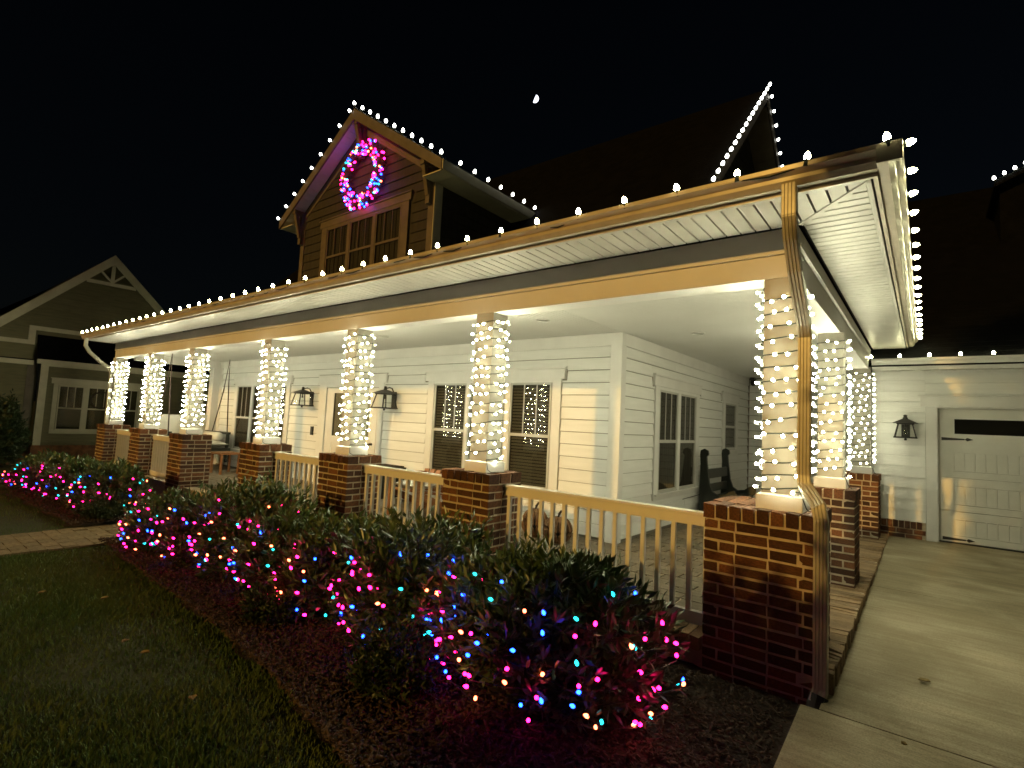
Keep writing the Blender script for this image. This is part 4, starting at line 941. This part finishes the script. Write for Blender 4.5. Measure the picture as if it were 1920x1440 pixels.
MB().box(-3.0, -2.9, 12.15, 12.25, 3.061, 3.119).build('mount', M['dark'], t)
t = thing('outlet_box', 'small grey outlet with a plugged cord low on the side wall', 'outlet', (-3.06, 9.55, .98))
MB().box(-3.079, -3.04, 9.5, 9.6, .92, 1.05).build('cover', M['spout'], t)
MB().tube([(-3.03, 9.55, .98), (-2.98, 9.58, .9), (-3.04, 9.3, .82), (-3.05, 8.4, .80)], .006, 5).build('cord', M['dark'], t)

# ================================================================== NEIGHBOUR
NX = -20
Hn = thing('neighbour_house', 'olive green neighbouring house with cream trim and steep front gable', 'house', (-24, 4.8, 0))
NY, NZ = 4.81, 6.37
nw = MB().prism([(NX-.01, .9, 3.0), (NX-.01, 8.7, 3.0), (NX-.01, 8.7, 3.0), (NX-.01, NY, NZ-.1), (NX-.01, 1.1, 2.9)], (-.2, 0, 0)).build('gable_wall', M['olive2'], Hn)
boards(Wall('x', NX, 1), nw, 1, 8.6, 3.5, 6.2, .2, mat='olive2', top=lambda z: (NY-(NZ-.2-z), NY+(NZ-.2-z)))
lw = MB().box(NX-.2, NX-.001, 3.45, 9, .5, 3.2).box(NX-.6, NX-.401, -2, 3.45, .3, 3.2).build('lower_wall', M['olive2'], Hn)
boards(Wall('x', NX, 1), lw, 3.62, 8.9, .66, 2.95, .15, mat='olive2', skip=[(3.7, 6.1, .85, 2.5)])
boards(Wall('x', NX-.4, 1), lw, -1.9, 3.3, .5, 2.95, .15, mat='olive2')
MB().box(NX-.25, NX+.05, 3.42, 9, 0, .58).box(NX-.6, NX-.36, -2, 3.42, 0, .45).build('brick_base', M['brick'], Hn)
MB().box(NX-.002, NX+.03, 3.45, 3.62, .58, 3.0).build('corner_board', M['ntrim'], lw); MB().box(NX-.4, NX-.37, 3.22, 3.4, .45, 3.0).build('corner_board', M['tanbrd'], lw)
MB().prism([(NX+.32, 3.3, 3.02), (NX+.32, 9, 3.02), (NX-.02, 9, 3.84), (NX-.02, 3.3, 3.84)], (0, 0, -.06)).build('pent_roof', M['shingle'], Hn)
MB().prism([(NX+.02, -2, 2.98), (NX+.02, 3.28, 2.98), (NX-.3, 3.28, 3.46), (NX-.3, -2, 3.46)], (0, 0, -.06)).build('pent_roof', M['shingle'], Hn)
MB().box(NX+.28, NX+.33, 3.3, 9, 2.9, 3.03).box(NX+.001, NX+.03, 3.62, 9, 2.86, 2.96).build('eave_trim', M['ntrim'], Hn)
MB().box(NX-.02, NX+.03, -2, 3.28, 2.86, 2.99).build('eave_trim', M['ntrim'], Hn)
MB().box(NX+.002, NX+.05, 3.2, 8.2, 3.86, 3.98).box(NX+.002, NX+.05, -.5, 3.1, 3.44, 3.56).box(NX+.001, NX+.049, 3.1, 3.25, 3.44, 3.98).build('band_board', M['ntrim'], Hn)
for s in (-1, 1):
    q = 3.9; MB().prism([(NX-8, NY, NZ+.05), (NX+.4, NY, NZ+.05), (NX+.4, NY+s*q, NZ+.05-q), (NX-8, NY+s*q, NZ+.05-q)], (0, 0, -.12)).build('roof', M['shingle'], Hn)
    MB().prism([(NX+.38, NY, NZ+.06), (NX+.38, NY+s*q, NZ+.06-q), (NX+.38, NY+s*q, NZ-.24-q), (NX+.38, NY, NZ-.24)], (.04, 0, 0)).build('rake_board', M['ntrim'], Hn)
tr = MB().box(NX+.34, NX+.4, NY-.62, NY+.62, 5.46, 5.56).build('gable_truss', M['ntrim'], Hn)
MB().box(NX+.341, NX+.399, NY-.045, NY+.045, 5.561, 6.15).build('king_post', M['ntrim'], tr)
for s in (-1, 1): MB().bar((NX+.37, NY, 5.56), (NX+.37, NY+s*.34, 5.9), .055, .07, (1, 0, 0)).build('strut', M['ntrim'], tr)
window(Wall('x', NX, 1), Hn, [(3.93, 4.47), (4.62, 5.2), (5.36, 5.86)], 1.04, 2.3, .15, mat='ntrim', sash='ntrim', blind='curtain')
wreath('window_wreath', 'dark plain wreath hanging on the window of the neighbouring house', (NX+.09, 4.92, 1.95), .25, .05, 'x', 500, 0)

# ================================================================== MOON
md = Vector((-.5795, .7615, .617)).normalized(); ctr = CAM+md*700
u = md.cross(Vector((0, 0, 1))).normalized(); v = u.cross(md)
m = MB(); rr = 4.4; pts = []
for k in range(13): a = -math.pi/2+math.pi*k/12; pts.append((math.cos(a)*rr, math.sin(a)*rr))
for k in range(11): a = math.pi/2-math.pi*(k+1)/12; pts.append((math.cos(a)*rr*-.12, math.sin(a)*rr))
ca, sa = math.cos(R(-22)), math.sin(R(-22))
m.prism([ctr+u*(a*ca-b*sa)+v*(a*sa+b*ca) for a, b in pts], md*.8)
setp(m.build('moon', M['moon']), 'small bright half moon in the black night sky', 'moon')

# ================================================================== ADDED SHADE TREE behind the camera, shaped to keep street light off the drive
t = thing('street_tree', 'broad evergreen tree at the kerb in front of the driveway', 'tree', (-.1, -8, 0))
MB().tube([(-.1, -8, -.1), (-.05, -8, 1.5), (.05, -8.05, 4), (0, -8, 7), (-.1, -8, 9)], [.24, .19, .15, .1, .04], 10).build('trunk', M['stem'], t, True)
rg = np.random.default_rng(9); B = []
B.append(np.stack([rg.uniform(-3.3, -2.05, 7000), -8+rg.uniform(-1.2, 1.2, 7000), rg.uniform(1.7, 4.08, 7000)], 1))  # low side clump added to shade the foot of the corner pier
for z0, z1, xl, n in ((1.7, 4.7, -2.16, 17000), (4.7, 9.4, -2.07, 26000)):
    x = rg.uniform(xl, 1.9, n)+rg.normal(0, .02, n); z = rg.uniform(z0, z1, n); cx = -.1
    hw = np.clip(1-np.maximum(0, (z-8.2)/1.6)**2, .05, 1); k = (x < cx+2*hw) & (x > cx-2.2*hw)
    B.append(np.stack([x, -8+rg.uniform(-1.5, 1.5, n)*np.sqrt(np.clip(1-(x/2.4)**2, .1, 1)), z], 1)[k])
for cz in (3, 5, 7): MB().bar((0, -8, cz-.6), (1.5, -8.2, cz+.3), .06, .06).bar((0, -8, cz-.5), (-1.6, -7.9, cz+.4), .06, .06).build('limb', M['stem'], t)
B = np.concatenate(B); n = len(B); Vv, Ff = leaves(B, rg.normal(size=(n, 3)), rg.uniform(.1, .17, n), rg.uniform(.06, .1, n), rg)
bigmesh('crown', Vv, Ff, M['leafd'], t)['kind'] = 'stuff'
